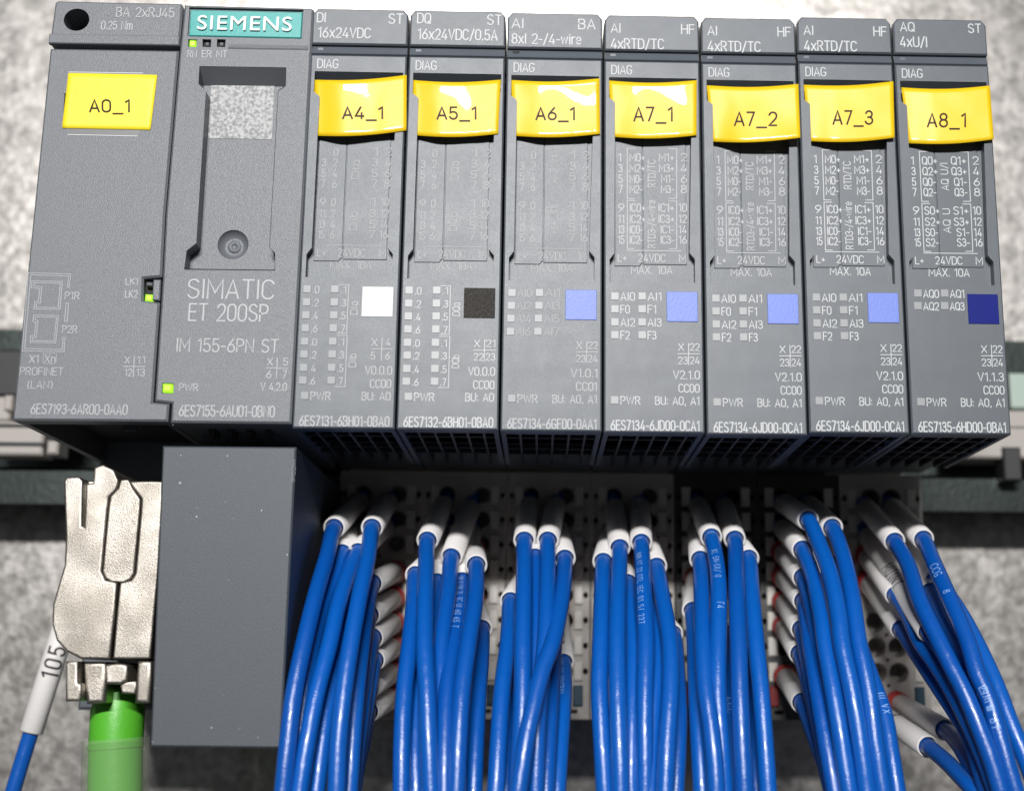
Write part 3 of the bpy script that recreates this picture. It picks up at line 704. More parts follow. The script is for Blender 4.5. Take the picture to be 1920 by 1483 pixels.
def base_unit(k, dark):
    X = 1.5 * k; body = M['bu_dark' if dark else 'bu']
    lab = ['light grey terminal base below the module labelled A4_1', 'light grey terminal base between blue bundles, below the module labelled A5_1', 'light grey terminal base below the module labelled A6_1',
           'light grey terminal base below the module labelled A7_1', 'dark terminal base with cream buttons, next to the light grey terminal bases', 'dark terminal base next to the base with empty round wire holes',
           'light grey terminal base with empty round wire holes below the module labelled A8_1'][k]
    r = empty('terminal_base', (X + .75, YT, -4), lab, 'terminal base', 'terminal bases under the signal modules')
    mb = MB(); pk = []
    for i in range(8):
        z = ROW0 - PITCH * i
        for x in ((.56, .94) if k == 6 else (.42, 1.05)): pk.append((circle(X + x, z, .175 if k == 6 else .15, 14), .6))
        for x in (.085, 1.415): pk.append((circle(X + x, z, .05, 6, .062), .4))
        for x in (.75, ): pk.append((circle(X + x, z - PITCH / 2, .035, 6), .3))
    for x in (.3, .75, 1.2): pk.append(([(X + x - .08, -4.1), (X + x + .08, -4.1), (X + x + .08, -4.03), (X + x - .08, -4.03)], .2))
    mb.slab([(X + .008, -4.2), (X + 1.492, -4.2), (X + 1.492, .12), (X + .008, .12)], YT, 6.2, .012, pk)
    mb.box(X + .008, X + 1.492, 6.2, 7.8, -3.4, 6.3)
    obj('terminal_block', mb, body, r)
    if bme.get(dark) is None:
        m = MB(); m.box(-.08, .08, -.05, .1, -.165, .165, .02); bme[dark] = m.mesh('release_button', M['button'])
    for i in range(8):
        for x in (.215, 1.285): shared('release_button', bme[dark], r, (X + x, YT, ROW0 - PITCH * i))
    for x, c in ((.215, 'btn_red'), (1.285, 'btn_blue')):
        m = MB(); m.box(X + x - .085, X + x + .085, YT - .06, YT + .1, -3.97, -3.62, .02); obj('supply_button', m, M[c], r)


bme = {}
for k in range(7): base_unit(k, k in (4, 5))

# ------------------------------------------------------------------ yellow labels
def toward_lamp(yf, c, u0, v0):
    """tip the sheet so that its part at (u0, v0) mirrors the cabinet lamp towards the photographer"""
    TL, TR, BR, BL = [Vector(p) for p in c]
    at = lambda u, v: P(*(TL.lerp(TR, u)).lerp(BL.lerp(BR, u), v), yf(u, v))
    e = .04; p = at(u0, v0); px = at(u0 + e, v0) - at(u0 - e, v0); pz = at(u0, v0 - e) - at(u0, v0 + e)
    gx0 = px.y / px.x; gz0 = pz.y / pz.z
    h = ((CP - p).normalized() + (lamp.location - p).normalized()).normalized()
    A = (h.x / -h.y - gx0) * px.x / (2 * e); B = -(h.z / -h.y - gz0) * pz.z / (2 * e)
    def f(u, v):
        a = min(1, u / .35); a = a * a * (3 - 2 * a)
        y = yf(u, v) + a * (A * (u - u0) + B * (v - v0))
        lim = .03 if u < .4 else .03 - .05 * min(1, (u - .4) / .35)     # stay in front of the guide ridge
        return lim - math.log(1 + math.exp((lim - y) * 90)) / 90 if u > .3 else y
    return f


def sheet(name, label, c, text, tb, yfun, m, ink, mid=None):
    """label sheet: c = photo corners TL TR BR BL, yfun(u, v) = distance from the module face"""
    TL, TR, BR, BL = [Vector(p) for p in c]; nu, nv = 20, 12; vs = []
    pos = lambda u, v: (TL.lerp(TR, u)).lerp(BL.lerp(BR, u), v) + Vector((0, (4.5 * math.sin(math.pi * u) if yfun is not flat else 0)))
    for j in range(nv + 1):
        for i in range(nu + 1):
            u, v = i / nu, j / nv; p = pos(u, v); vs.append(P(p.x, p.y, yfun(u, v)))
    fs = [(j * (nu + 1) + i, (j + 1) * (nu + 1) + i, (j + 1) * (nu + 1) + i + 1, j * (nu + 1) + i + 1) for j in range(nv) for i in range(nu)]
    n = len(vs); vs2 = vs + [v + Vector((0, .004, 0)) for v in vs]; W = nu + 1
    fs2 = fs + [tuple(reversed([a + n for a in f])) for f in fs]
    rim = [i for i in range(W)] + [j * W + nu for j in range(1, nv + 1)] + [nv * W + i for i in range(nu - 1, -1, -1)] + [j * W for j in range(nv - 1, 0, -1)]
    fs2 += [(rim[i], rim[(i + 1) % len(rim)], rim[(i + 1) % len(rim)] + n, rim[i] + n) for i in range(len(rim))]
    mb = MB(); mb.add(vs2, fs2, True); o = obj(name, mb, m, None, P(*[(TL + BR)[i] / 2 for i in (0, 1)]))
    tag(o, label, 'label', 'yellow equipment labels')
    # printed text that follows the sheet
    st, L = layout(text, .2); xl, xr, yt, yb = tb; mt = MB()
    inv = lambda px, py: ((px - TL.lerp(BL, (py - TL.y) / (BL.y - TL.y)).x) / ((TR.x - TL.x + BR.x - BL.x) / 2), (py - TL.y) / (BL.y - TL.y))
    for q in st:
        _jit[0] += 1
        pts = []
        qq = [q[0]]
        for a in q[1:]:                             # short steps so that the ink bends with the sheet
            for s in (.5, 1): qq.append((qq[-1][0] + (a[0] - qq[-1][0]) * s, qq[-1][1] + (a[1] - qq[-1][1]) * s))
        for a, b in qq:
            px = xl + (xr - xl) * a / L; py = yb + (yt - yb) * b; u, v = inv(px, py); pts.append(P(px, py, yfun(min(1, max(0, u)), min(1, max(0, v))) - .006))
        c2 = MB(); c2.ribbon([(p.x, p.z) for p in pts], .026, 0)
        if not c2.v: continue
        for i, vtx in enumerate(c2.v):              # lay the flat ribbon onto the sheet
            near = min(pts, key=lambda p: (p.x - vtx[0]) ** 2 + (p.z - vtx[2]) ** 2); c2.v[i] = (vtx[0], near.y - .0006 * (_jit[0] % 5), vtx[2])
        mt.add(c2.v, c2.f)
    obj('lettering', mt, ink, o)
    return o


flat = lambda u, v: -.014 + .0 * u


def curl(lift, lean, wav, inn=.03):
    def f(u, v):
        a = min(1, u / .35); a = a * a * (3 - 2 * a)
        return inn * (1 - a) - .014 * a - lift * u * u - .012 * math.sin(math.pi * u) * a + a * (lean * (.5 * v - v * v) + wav * math.sin(5 * u + 4 * v) + .35 * wav * math.sin(11 * u - 7 * v + lean * 90)) + .012 * (1 - a)
    return f


LB = [('A0_1', 'yellow label A0_1 stuck flat on the port adapter', ((128, 137.5), (295, 141), (282, 244), (116, 240.5)), (168.5, 243, 188, 210), flat, 'yellow_matt'),
      ('A4_1', 'yellow label A4_1 with a white glare spot, its right end lifting up', ((588, 150), (762.5, 141), (762, 245), (592, 255)), (643, 718, 201.5, 222.5), curl(.05, .06, .006), 'yellow'),
      ('A5_1', 'glossy yellow label A5_1 on the module headed DQ', ((773, 150.6), (939, 150), (934, 251.5), (777, 254)), (820, 893, 201.5, 223.5), curl(.03, .06, .007), 'yellow'),
      ('A6_1', 'glossy yellow label A6_1 on the module headed AI 8xI', ((958, 150.6), (1124, 147.5), (1125, 251.5), (963, 255)), (1005.5, 1077.5, 202.5, 224.5), curl(.04, .10, .008), 'yellow'),
      ('A7_1', 'glossy yellow label A7_1 with a curved streak of glare', ((1141, 151.5), (1306.5, 151), (1306, 254), (1148, 257)), (1189, 1261, 202, 227), curl(.03, .10, .007), 'yellow'),
      ('A7_2', 'yellow label A7_2, the bowed one with a faint glare arc', ((1325, 160.5), (1497, 158), (1500.7, 258.5), (1335, 266)), (1377.7, 1456, 211, 235.5), curl(.05, .10, .008), 'yellow'),
      ('A7_3', 'yellow label A7_3 hardly shining, its right end lifting up', ((1507, 159.5), (1675, 153), (1677.5, 258.5), (1517, 265)), (1562.5, 1636, 208.5, 233), curl(.06, .05, .005), 'yellow'),
      ('A8_1', 'yellow label A8_1 on the outermost module at the right-hand end', ((1690, 164.5), (1856, 161), (1863.5, 261.5), (1704, 269)), (1739.5, 1811, 213.5, 238), curl(.05, .045, .005), 'yellow')]
GLARE = {'A4_1': (.5, .1), 'A5_1': (.52, .08), 'A6_1': (.40, .07), 'A7_1': (.33, .08), 'A7_2': (.36, -.12)}
for s, lb, c, tb, fn, m in LB:
    if s in GLARE: fn = toward_lamp(fn, c, *GLARE[s])
    sheet('marker_label', lb, c, s, tb, fn, M[m], M['ink_brown'])

# ------------------------------------------------------------------ metal network plug with its green cable
YK = .35
pl = empty('network_plug', P(205, 1100, YK), 'cast metal network plug under the port adapter, holding the green cable', 'plug')
K3 = lambda pts: [XZ(90 + a / 2.909, 850 + b / 2.909, YK) for a, b in pts]
tongue = [(400, 150), (388, 190), (345, 235), (335, 300), (303, 640), (318, 675), (345, 692), (405, 696), (440, 680), (458, 650), (490, 300), (492, 250), (450, 190), (432, 150)]
left = [(85, 150), (100, 128), (170, 128), (190, 150), (183, 395), (200, 402), (206, 165), (245, 160), (250, 75), (300, 60), (360, 90), (385, 150), (372, 195), (332, 235), (322, 300), (290, 640), (312, 690), (375, 704), (338, 1120), (180, 1120), (100, 1080), (45, 1020), (20, 930), (25, 820), (60, 700), (88, 610), (95, 450)]
right = [(440, 150), (620, 150), (618, 290), (596, 640), (556, 1118), (348, 1120), (388, 702), (450, 688), (472, 652), (503, 300), (505, 245), (458, 185)]
mb = MB(); mb.cast(K3(left), YK, 3.9, .032); mb.box(*[P(121, 1000, YK).x, P(160, 1000, YK).x], YK + .35, 3.9, P(121, 1005, YK).z, P(121, 897, YK).z); o = obj('shell_half', mb, M['zinc'], pl)
mb = MB(); mb.cast(K3(right), YK + .03, 3.9, .03); obj('shell_half', mb, M['zinc'], pl)
mb = MB(); q = inset(ccw(K3(tongue)), -.022); mb.cast(q, YK + .02, YK + .5, .025); obj('latch_tongue', mb, M['zinc'], pl)
mb = MB(); mb.cast(K3([(90, 1132), (160, 1132), (160, 1250), (180, 1255), (176, 1350), (90, 1352)]), YK + .02, 3.6, .04); obj('clamp_jaw', mb, M['zinc'], pl)
mb = MB(); mb.cast(K3([(166, 1134), (297, 1134), (290, 1360), (184, 1368)]), YK + .18, 3.6, .06); obj('clamp_wall', mb, M['zinc'], pl)
mb = MB(); mb.cast(K3([(308, 1150), (380, 1143), (432, 1152), (432, 1235), (400, 1258), (312, 1258)]), YK + .0, 2.3, .04); obj('clamp_flap', mb, M['zinc'], pl)
mb = MB(); mb.cast(K3([(385, 1248), (475, 1240), (472, 1312), (392, 1308)]), YK + .06, 2.2, .03); obj('clamp_lip', mb, M['zinc'], pl)
mb = MB(); mb.cast(K3([(488, 1132), (565, 1132), (556, 1362), (472, 1360)]), YK + .0, 3.6, .05); obj('clamp_jaw', mb, M['zinc'], pl)
mb = MB(); mb.slab(K3([(340, 1122), (560, 1122), (560, 1140), (340, 1140)]), YK + .3, 3.6); obj('neck', mb, M['inner'], pl)

gr = empty('green_cable', P(220, 1400, 1.2), 'bright green round network cable in a clear shrink tube, hanging from the metal plug', 'cable')
a = P(222, 1297, 1.25); b = P(221, 1330, 1.25); c = P(217, 1400, 1.25); d = P(214, 1700, 1.25)
mb = MB(); mb.tube([a, a.lerp(b, .5), b, c, d], [.325, .355, .385, .385, .385], 32); obj('sheath', mb, M['green'], gr)
mb = MB(); e = P(217, 1384, 1.25); f = P(217, 1393, 1.25)
mb.tube([e, f, d], [.475, .475, .475], 32, cap=False); obj('shrink_tube', mb, M['shrink'], gr)
mb = MB(); mb.tube([P(217, 1396, 1.25), P(217, 1402, 1.25)], [.4, .4], 32, cap=False); obj('sheath_edge', mb, M['green'], gr)

# ------------------------------------------------------------------ blue wires
WR, SO, SI = .127, .180, .150


def spline(pts, step=.09):
    out = []; q = [pts[0] * 2 - pts[1]] + pts + [pts[-1] * 2 - pts[-2]]
    for i in range(1, len(q) - 2):
        p0, p1, p2, p3 = q[i - 1:i + 3]; n = max(2, int((p2 - p1).length / step))
        t0 = 0; t1 = t0 + max(1e-4, (p1 - p0).length) ** .5; t2 = t1 + max(1e-4, (p2 - p1).length) ** .5; t3 = t2 + max(1e-4, (p3 - p2).length) ** .5
        for j in range(n):
            t = t1 + (t2 - t1) * j / n
            a1 = p0 * ((t1 - t) / (t1 - t0)) + p1 * ((t - t0) / (t1 - t0)); a2 = p1 * ((t2 - t) / (t2 - t1)) + p2 * ((t - t1) / (t2 - t1)); a3 = p2 * ((t3 - t) / (t3 - t2)) + p3 * ((t - t2) / (t3 - t2))
            b1 = a1 * ((t2 - t) / (t2 - t0)) + a2 * ((t - t0) / (t2 - t0)); b2 = a2 * ((t3 - t) / (t3 - t1)) + a3 * ((t - t1) / (t3 - t1))
            out.append(b1 * ((t2 - t) / (t2 - t1)) + b2 * ((t - t1) / (t2 - t1)))
    return out + [pts[-1]]


def sleeve_tube(mb, a, b, n=24, so=None):
    SO = so or globals()['SO']
    fr = frames_of([a, b]); t, u, v = fr[0]; rings = [(a, SO - .02), (a + t * .02, SO), (b - t * .02, SO), (b, SO - .02), (b - t * .004, SI), (a + t * .01, SI)]
    vs = [p + (u * math.cos(2 * math.pi * k / n) + v * math.sin(2 * math.pi * k / n)) * r for p, r in rings for k in range(n)]
    m = len(rings)
    mb.add(vs, [(i * n + k, i * n + (k + 1) % n, ((i + 1) % m) * n + (k + 1) % n, ((i + 1) % m) * n + k) for i in range(m) for k in range(n)], True)


def round_text(mb, path, s0, text, h, r, ang=0.0, wt=.1, up=False):
    """printing wrapped onto a wire or sleeve, starting s0 cm along its path"""
    acc = [0]
    for a, b in zip(path, path[1:]): acc.append(acc[-1] + (b - a).length)
    st, L = layout(text, .35)
    def at(u, v):
        s = s0 + u
        i = max(0, min(len(path) - 2, next((j for j in range(len(acc) - 1) if acc[j + 1] >= s), len(path) - 2)))
        f = (s - acc[i]) / max(1e-6, acc[i + 1] - acc[i]); p = path[i].lerp(path[i + 1], f); t = (path[i + 1] - path[i]).normalized()
        n = (CP - p); n = (n - t * n.dot(t)).normalized(); b = t.cross(n)
        return p + (n * math.cos(v / r + ang) + b * math.sin(v / r + ang)) * (r + .006)
    for q in st:
        qq = [q[0]]
        for a in q[1:]:
            o = qq[-1]; m = max(1, int(math.hypot(a[0] - o[0], a[1] - o[1]) / .12))
            qq += [(o[0] + (a[0] - o[0]) * i / m, o[1] + (a[1] - o[1]) * i / m) for i in range(1, m + 1)]
        c = MB(); c.ribbon([(a * h, (b - .5) * h) for a, b in qq], wt * h, 0)
        if c.v: mb.add([at(x, z if up else -z) for x, _, z in c.v], c.f)


def wire(label, T, ring, way, Yb, mod=None, Ls=2.85, txt=None, stxt=None, red=True, tau=150.0, Yr=None, group=None):
    """T = (module, column, row) of its terminal; ring = photo pixel where the marker sleeve ends; way = pixels further down"""
    Yb = (Yb - 1.75) * .85 - .05
    k, c, r_ = T; Tt = Vector((1.5 * k + (c if isinstance(c, float) else (.42, .9, 1.07)[c]), YT + .25, ROW0 - PITCH * r_))
    lo, hi = -1.0, YT - .1
    if Yr is None:
        for _ in range(40):
            mid = (lo + hi) / 2
            if (P(*ring, mid) - Tt).length > Ls: lo = mid
            else: hi = mid
        Yr = max(lo, .3)
    Rg = P(*ring, Yr); ax = (Rg - Tt).normalized()
    pts = [Tt, Tt.lerp(Rg, .35), Tt.lerp(Rg, .7), Rg]
    ext = way + [(way[-1][0] + (way[-1][0] - way[-2][0]) * 200 / max(30, way[-1][1] - way[-2][1]), way[-1][1] + 200)]
    for px, py in ext: pts.append(P(px, py, Yb + (Yr - Yb) * math.exp(-max(0, py - ring[1]) / tau)))
    path = spline(pts)
    mb = MB(); mb.tube(path, WR, 16); o = obj('wire', mb, M['blue'], None, Rg)
    tag(o, label, 'wire', group or 'blue wires plugged into the terminal bases')
    s0 = Tt + ax * .62
    mb = MB(); sleeve_tube(mb, s0, Rg - ax * .02); sv = obj('marker_sleeve', mb, M['sleeve'], o)
    if red and r_ >= 2:
        mb = MB(); mb.tube([Tt + ax * .34, Tt + ax * .37, Tt + ax * .58, Tt + ax * .615], [.185, .205, .205, .185], 18); obj('ferrule_collar', mb, M['red'], o)
    if txt:
        sl = (Rg - Tt).length
        for s, d, h, a in txt:
            mb = MB(); round_text(mb, path, sl + d, s, h, WR, a); obj('lettering', mb, M['wire_print'], o)
    if stxt:
        for s, d, h, a in stxt:
            mb = MB(); round_text(mb, [s0, s0.lerp(Rg, .5), Rg], d, s, h, SO, a); obj('lettering', mb, M['black'], sv)
    return o


B1 = 'of bundle under A4_1'; B2 = 'of bundle under A5_1'; B3 = 'of bundle under A6_1'; B4 = 'of bundle under A7_1'; B5 = 'of bundle under A7_2'; B6 = 'of bundle under A7_3'; B7 = 'of bundle under A8_1'
WIRES = [
    # below A4_1
    ('outermost blue wire next to the grey cover, front ' + B1, (0, 0, 0), (626, 990), [(613, 1043), (591, 1119), (569.5, 1209), (552, 1295), (540, 1391), (531, 1482)], 1.75, {}),
    ('blue wire half hidden behind the one beside the cover, ' + B1, (0, 0, 1), (641, 1038), [(624, 1085), (603, 1140), (585, 1209), (572, 1295), (561, 1391), (552, 1482)], 2.15, {}),
    ('blue wire with its sleeve end in shadow, deep behind ' + B1, (0, 0, 2), (645, 1074), [(632, 1119), (618, 1180), (604, 1240), (590, 1330), (578, 1482)], 2.55, {}),
    ('broad blue wire crossing down the middle ' + B1, (0, 1, 1), (671, 1036), [(650, 1085), (633, 1140), (617.6, 1209), (595, 1295), (576, 1391), (561.5, 1482)], 1.8, {}),
    ('blue wire showing between two front wires low ' + B1, (0, 0, 4), (665, 1120), [(645, 1190), (627, 1260), (612, 1340), (602, 1410), (593, 1482)], 2.05, {}),
    ('blue wire from the round sleeve mouth nearest the terminals, ' + B1, (0, 1, 0), (697, 990), [(690, 1043), (674, 1119), (658, 1209), (645, 1295), (635, 1391), (631, 1482)], 1.75, {}),
    ('dark blue wire under the second lit sleeve, inner side ' + B1, (0, 2, 3), (697, 1094), [(686, 1150), (678, 1209), (666, 1320), (655, 1482)], 2.1, {}),
    ('dark blue wire with third red collar, inner side ' + B1, (0, 2, 4), (692, 1153), [(684, 1200), (677, 1270), (667, 1360), (657, 1482)], 2.45, {}),
    ('dark blue wire with fourth red collar, inner side ' + B1, (0, 2, 5), (698, 1196), [(688, 1250), (678, 1330), (668, 1410), (659, 1482)], 2.45, {}),
    ('dark blue wire with fifth red collar, inner side ' + B1, (0, 2, 6), (701, 1238), [(692, 1290), (681, 1350), (670, 1420), (662, 1482)], 2.6, {}),
    ('dark blue wire with sixth red collar, inner side ' + B1, (0, 2, 7), (690, 1290), [(682, 1340), (672, 1410), (662, 1482)], 2.6, {}),
    ('dark blue wire with lowest red collar and trailing sleeve, ' + B1, (0, 2, 8), (690, 1334), [(680, 1390), (668, 1440), (660, 1482)], 2.8, {}),
    # below A5_1
    ('outermost blue wire on the cover side ' + B2, (1, 0, 2), (779, 1079), [(776, 1130), (768, 1209), (758.6, 1295), (754, 1391), (753, 1482)], 1.95, {}),
    ('front blue wire from the topmost sleeve ' + B2, (1, 0, 0), (801, 1014), [(799, 1062), (797, 1119), (796, 1209), (800.6, 1295), (804, 1391), (808, 1482)], 1.75, {}),
    ('blue wire appearing low between two shiny front wires ' + B2, (1, 0, 3), (802, 1150), [(790, 1209), (783, 1295), (779, 1391), (780, 1482)], 2.0, {}),
    ('dark blue wire deep behind the two upper sleeves ' + B2, (1, 0, 1), (819, 1092), [(817, 1150), (818, 1209), (822, 1295), (826, 1391), (830, 1482)], 2.5, {}),
    ('blue wire from the middle of three big sleeves ' + B2, (1, 1, 0), (846, 1045), [(842, 1100), (834, 1160), (828, 1209), (826, 1295), (831, 1391), (836, 1482)], 2.1, {}),
    ('blue wire printed with pale characters along its top ' + B2, (1, 1, 1), (866, 1090), [(862, 1140), (850, 1209), (838, 1295), (834, 1391), (833, 1482)], 1.7, dict(txt=[('NI X SN 2L 3C UI 60 65 T', .12, .088, .15)])),
    ('blue wire from the lowest of three big sleeves ' + B2, (1, 1, 2), (893, 1060), [(891.5, 1119), (878, 1209), (866.5, 1295), (860, 1391), (856, 1482)], 1.75, {}),
    ('dark blue wire with short sleeve by dark blue button, ' + B2, (1, 1, 4), (903, 1180), [(902, 1230), (897, 1295), (892, 1391), (888, 1482)], 2.15, {}),
    ('blue wire showing a narrow shine low on the inner side ' + B2, (1, 1, 5), (884, 1240), [(880, 1310), (876, 1391), (874, 1482)], 2.1, {}),
    # below A6_1
    ('outermost blue wire from the low slanted sleeve ' + B3, (2, 0, 3), (957, 1128), [(955, 1165), (952, 1209), (941.5, 1295), (935, 1391), (930, 1482)], 1.85, {}),
    ('straight front blue wire from the first big sleeve ' + B3, (2, 0, 0), (983, 1014), [(983, 1062), (982, 1119), (980, 1209), (979.7, 1295), (976, 1391), (970, 1482)], 1.95, {}),
    ('dark blue wire between the two big sleeves ' + B3, (2, 0, 1), (1003, 1046), [(1004, 1100), (1006, 1160), (1006, 1209), (1002, 1295), (995, 1391), (990, 1482)], 2.35, {}),
    ('blue wire from second big sleeve, behind the crossing wire, ' + B3, (2, 1, 0), (1027, 1014), [(1027, 1062), (1026, 1119), (1024, 1180), (1018, 1250), (1010, 1320), (1004, 1482)], 2.05, {}),
    ('blue wire crossing slantwise over the others ' + B3, (2, 1, 1), (1059, 1048), [(1053.5, 1119), (1034.6, 1209), (1017, 1257), (998, 1333.6), (986, 1391), (972, 1482)], 1.55, {}),
    ('dark blue wire printed IEC, by dark blue button, ' + B3, (2, 1, 4), (1056, 1243), [(1057, 1290), (1055, 1334), (1050, 1410), (1045, 1482)], 2.1, dict(txt=[('RZT IEC 00(CRV)', .1, .09, .35)])),
    ('blue wire with a long thin shine beside the printed one ' + B3, (2, 1, 3), (1040, 1190), [(1036, 1257), (1032, 1320), (1028, 1391), (1024, 1482)], 2.0, {}),
    ('blue wire low under the crossing wire ' + B3, (2, 1, 5), (1022, 1250), [(1018, 1320), (1010, 1391), (1003, 1482)], 1.95, {}),
    ('blue wire low inside the outermost one ' + B3, (2, 0, 5), (972, 1240), [(966, 1300), (957, 1372), (951, 1420), (948, 1482)], 1.95, {}),
    # below A7_1
    ('outermost blue wire from the low first sleeve ' + B4, (3, 0, 1), (1131, 1054), [(1128.7, 1119), (1126, 1209), (1124, 1295), (1129, 1391), (1134, 1482)], 1.85, {}),
    ('front blue wire from the longest white sleeve ' + B4, (3, 0, 0), (1162, 1028), [(1160, 1085), (1158, 1140), (1157, 1209), (1158, 1295), (1161, 1391), (1164, 1482)], 1.75, {}),
    ('blue wire emerging behind the longest sleeve, middle ' + B4, (3, 0, 2), (1177, 1094), [(1182, 1150), (1187, 1209), (1186, 1295), (1184, 1391), (1183, 1482)], 1.95, {}),
    ('blue wire printed with pale slanted marks ' + B4, (3, 1, 0), (1202.4, 1018), [(1205, 1062), (1207, 1110), (1211, 1209), (1209, 1295), (1209, 1391), (1210, 1482)], 1.95, dict(txt=[('0', .05, .1, .3), ('NIN IIT 22 OTL IEC 01 S/ 227', .55, .085, .42)])),
    ('blue wire beside the printed one, swinging forward low, ' + B4, (3, 1, 2), (1224, 1110), [(1230, 1160), (1233, 1209), (1231, 1280), (1225, 1340), (1220, 1410), (1217, 1482)], 1.85, {}),
    ('blue wire from the last slanted sleeve ' + B4, (3, 1, 1), (1231, 1063), [(1242, 1119), (1256, 1209), (1257, 1295), (1251, 1391), (1247, 1482)], 1.75, {}),
    ('dark blue wire on the edge beside dark terminal base ' + B4, (3, 1, 4), (1262, 1190), [(1270, 1270), (1273, 1340), (1271, 1410), (1267, 1482)], 2.2, {}),
    # below A7_2
    ('outermost blue wire from the long low sleeve ' + B5, (4, 0, 3), (1299, 1146), [(1301, 1180), (1303, 1209), (1306, 1295), (1311, 1391), (1316, 1482)], 2.0, {}),
    ('blue wire from the second lowest sleeve, swinging across ' + B5, (4, 0, 1), (1313, 1050), [(1316, 1119), (1318, 1209), (1323.4, 1295), (1332, 1353), (1340, 1429), (1343, 1482)], 1.7, {}),
    ('blue wire printed with pale script and a smear ' + B5, (4, 0, 0), (1334, 1008), [(1344.6, 1062), (1348, 1119), (1346.5, 1209), (1346, 1295), (1352, 1391), (1358, 1482)], 1.95, dict(txt=[('0', .05, .09, -.1), ('XL SN-SX/ 0', .62, .09, 0), ('T4', 1.85, .1, -.2)])),
    ('straight front blue wire from the fourth sleeve ' + B5, (4, 1, 0), (1378, 1012), [(1380, 1062), (1381.5, 1119), (1385, 1209), (1387, 1295), (1391, 1391), (1396, 1482)], 1.75, {}),
    ('outer blue wire from the last low sleeve ' + B5, (4, 1, 1), (1404, 1048), [(1410, 1119), (1418, 1209), (1426.5, 1295), (1434, 1391), (1440, 1482)], 1.9, {}),
    ('blue wire printed CCC between two front wires low ' + B5, (4, 0, 4), (1362, 1190), [(1362, 1250), (1363, 1310), (1367, 1380), (1370, 1482)], 1.95, dict(txt=[('CCC', 1.75, .12, -.45)])),
    ('blue wire with narrow shine low between the fourth and last ' + B5, (4, 1, 4), (1404, 1230), [(1406, 1300), (1411, 1391), (1418, 1482)], 2.0, {}),
    # below A7_3
    ('front blue wire from the topmost open sleeve mouth ' + B6, (5, 0, 0), (1516, 975), [(1537.6, 1024), (1558, 1081), (1573, 1157), (1579, 1209), (1597, 1295), (1613, 1391), (1625, 1482)], 1.75, {}),
    ('blue wire from the second open sleeve mouth ' + B6, (5, 1, 0), (1561, 990), [(1581, 1043), (1598, 1119), (1611, 1209), (1628.5, 1295), (1641, 1391), (1655, 1482)], 1.75, {}),
    ('blue wire from the third broad lit sleeve ' + B6, (5, 0, 1), (1505, 1031), [(1524, 1081), (1540, 1157), (1547, 1209), (1562, 1295), (1578, 1391), (1592, 1482)], 1.75, {}),
    ('blue wire from the middle sleeve of the left-hand ladder ' + B6, (5, 0, 3), (1507, 1127), [(1513, 1165), (1519, 1209), (1533, 1295), (1549, 1391), (1565.5, 1482)], 1.8, {}),
    ('blue wire barely showing below the broad lit sleeve ' + B6, (5, 0, 2), (1506, 1083), [(1522, 1140), (1537, 1220), (1552, 1300), (1570, 1391), (1585, 1482)], 2.3, {}),
    ('dark blue wire between the broad and topmost sleeves ' + B6, (5, 1, 1), (1543, 1090), [(1556, 1150), (1565, 1209), (1580, 1295), (1596, 1391), (1610, 1482)], 2.3, {}),
    ('blue wire from the sleeve printed with a black stroke, ladder ' + B6, (5, 0, 5), (1500, 1226), [(1512, 1265), (1524, 1310), (1542, 1391), (1560, 1482)], 2.05, dict(stxt=[('I', .5, .5, -.3)])),
    ('blue wire from the fourth sleeve of the ladder ' + B6, (5, 0, 4), (1503, 1180), [(1513, 1230), (1526, 1300), (1544, 1391), (1562, 1482)], 2.25, {}),
    ('blue wire from the lowest sleeve of the ladder ' + B6, (5, 0, 7), (1504, 1317), [(1517, 1348), (1532, 1391), (1546, 1430), (1560, 1482)], 2.3, {}),
    ('printed blue wire along the outer edge low ' + B6, (5, 1, 3), (1594, 1150), [(1614, 1215), (1637, 1280), (1658, 1340), (1671, 1415), (1682, 1482)], 2.1, dict(txt=[('III VX', 2.0, .1, -.4)])),
    # below A8_1
    ('blue wire from the first lit sleeve, front ' + B7, (6, 0, 0), (1678, 1016), [(1702, 1058), (1724, 1125), (1757, 1195), (1785, 1251.5), (1811, 1302.6), (1836, 1364), (1859, 1425), (1876, 1482)], 1.75, {}),
    ('blue wire printed CCC from the second lit sleeve ' + B7, (6, 1, 0), (1732, 1012), [(1752, 1058), (1782, 1125), (1814, 1200), (1833, 1262), (1855, 1313), (1875, 1384), (1900, 1470)], 1.75, dict(txt=[('CCG', 1.0, .13, .1), ('8', 1.65, .1, 0), ('四川省 8T', 3.3, .11, .1)])),
    ('outermost blue wire on the plate side ' + B7, (6, 1, 1), (1755, 1085), [(1795, 1140), (1834, 1211), (1871, 1292), (1894, 1354), (1918, 1410), (1945, 1482)], 2.0, {}),
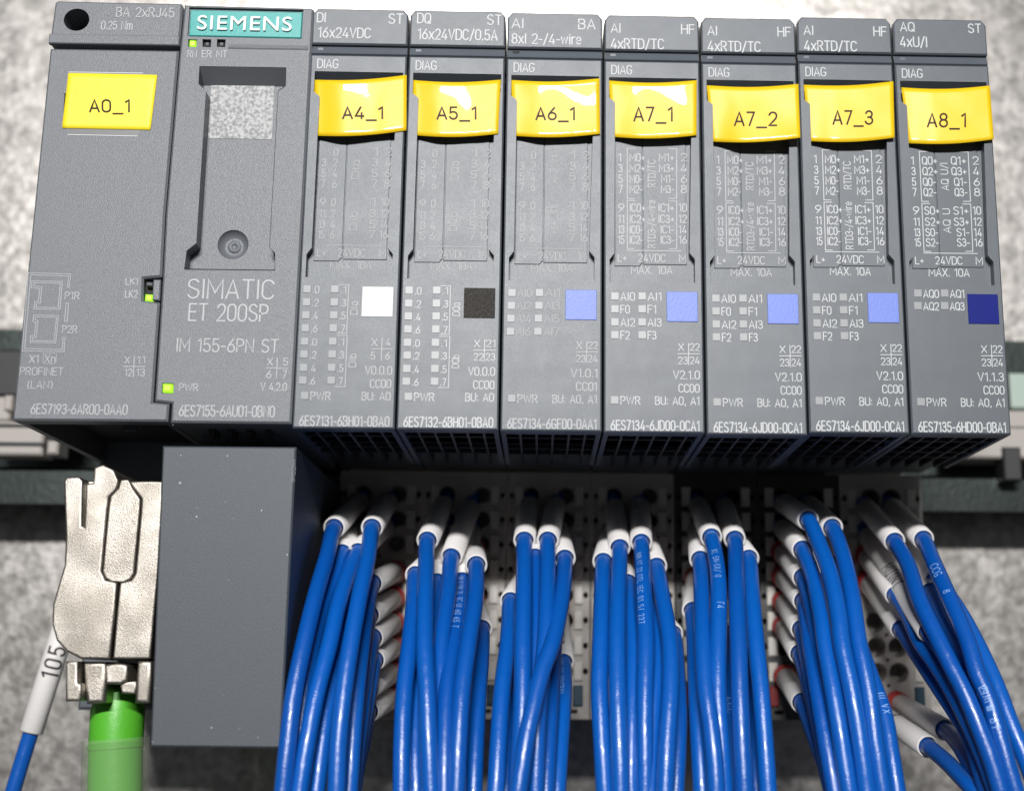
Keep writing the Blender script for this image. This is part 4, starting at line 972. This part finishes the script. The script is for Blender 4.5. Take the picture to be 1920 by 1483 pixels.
    ('blue wire from the long low lit sleeve ' + B7, (6, 0, 2), (1680, 1116), [(1705, 1158), (1727, 1205), (1755, 1245), (1783, 1290), (1812, 1345), (1845, 1420), (1868, 1482)], 1.9, {}),
    ('blue wire with a thin shine along the inner lower edge ' + B7, (6, 0, 3), (1690, 1180), [(1712, 1215), (1735, 1250), (1763, 1292), (1793, 1338), (1820, 1385), (1850, 1482)], 2.15, {}),
    ('dark blue wire between the first and second lit ones ' + B7, (6, 1, 2), (1745, 1110), [(1770, 1165), (1792, 1205), (1815, 1250), (1840, 1310), (1868, 1391), (1892, 1482)], 2.1, {}),
    ('blue wire behind a sleeve printed in black ' + B7, (6, 0, 1), (1742, 1185), [(1772, 1230), (1800, 1280), (1825, 1330), (1850, 1391), (1880, 1482)], 2.4, dict(stxt=[('M01N1', 1.7, .22, 0)], Ls=4.6)),
    ('blue wire in upper of two long slanting low sleeves ' + B7, (6, .80, 8), (1772, 1368), [(1795, 1392), (1815, 1424), (1835, 1458), (1848, 1482)], 1.9, dict(tau=90, Ls=2.7)),
    ('blue wire in lower of two long slanting low sleeves ' + B7, (6, .42, 8.3), (1741, 1400), [(1775, 1428), (1804, 1458), (1828, 1484)], 1.6, dict(tau=90, Ls=3.0, stxt=[('I', .9, .7, .2)])),
]
for lb, T, ring, way, Yb, kw in WIRES: wire(lb, T, ring, way, Yb, **kw)

# the single wire beside the plug
a = P(150, 1080, 4.2); b = P(58, 1373, 4.2); t = (b - a).normalized()
path = spline([a, a.lerp(b, .5), b, P(26, 1478, 4.2), P(-20, 1640, 4.2)])
mb = MB(); mb.tube(path, WR, 16); o = obj('wire', mb, M['blue'], None, b)
tag(o, 'single blue wire with a white sleeve printed 105, beside the metal plug', 'wire')
mb = MB(); sleeve_tube(mb, a + t * .3, b, so=SO * 1.06); sv = obj('marker_sleeve', mb, M['sleeve'], o)
mb = MB(); L0 = (b - a).length
up_path = [b, b.lerp(a, .5), a]
round_text(mb, up_path, L0 * .355, '105', .27, SO * 1.06, .05, .13); obj('lettering', mb, M['black'], sv)
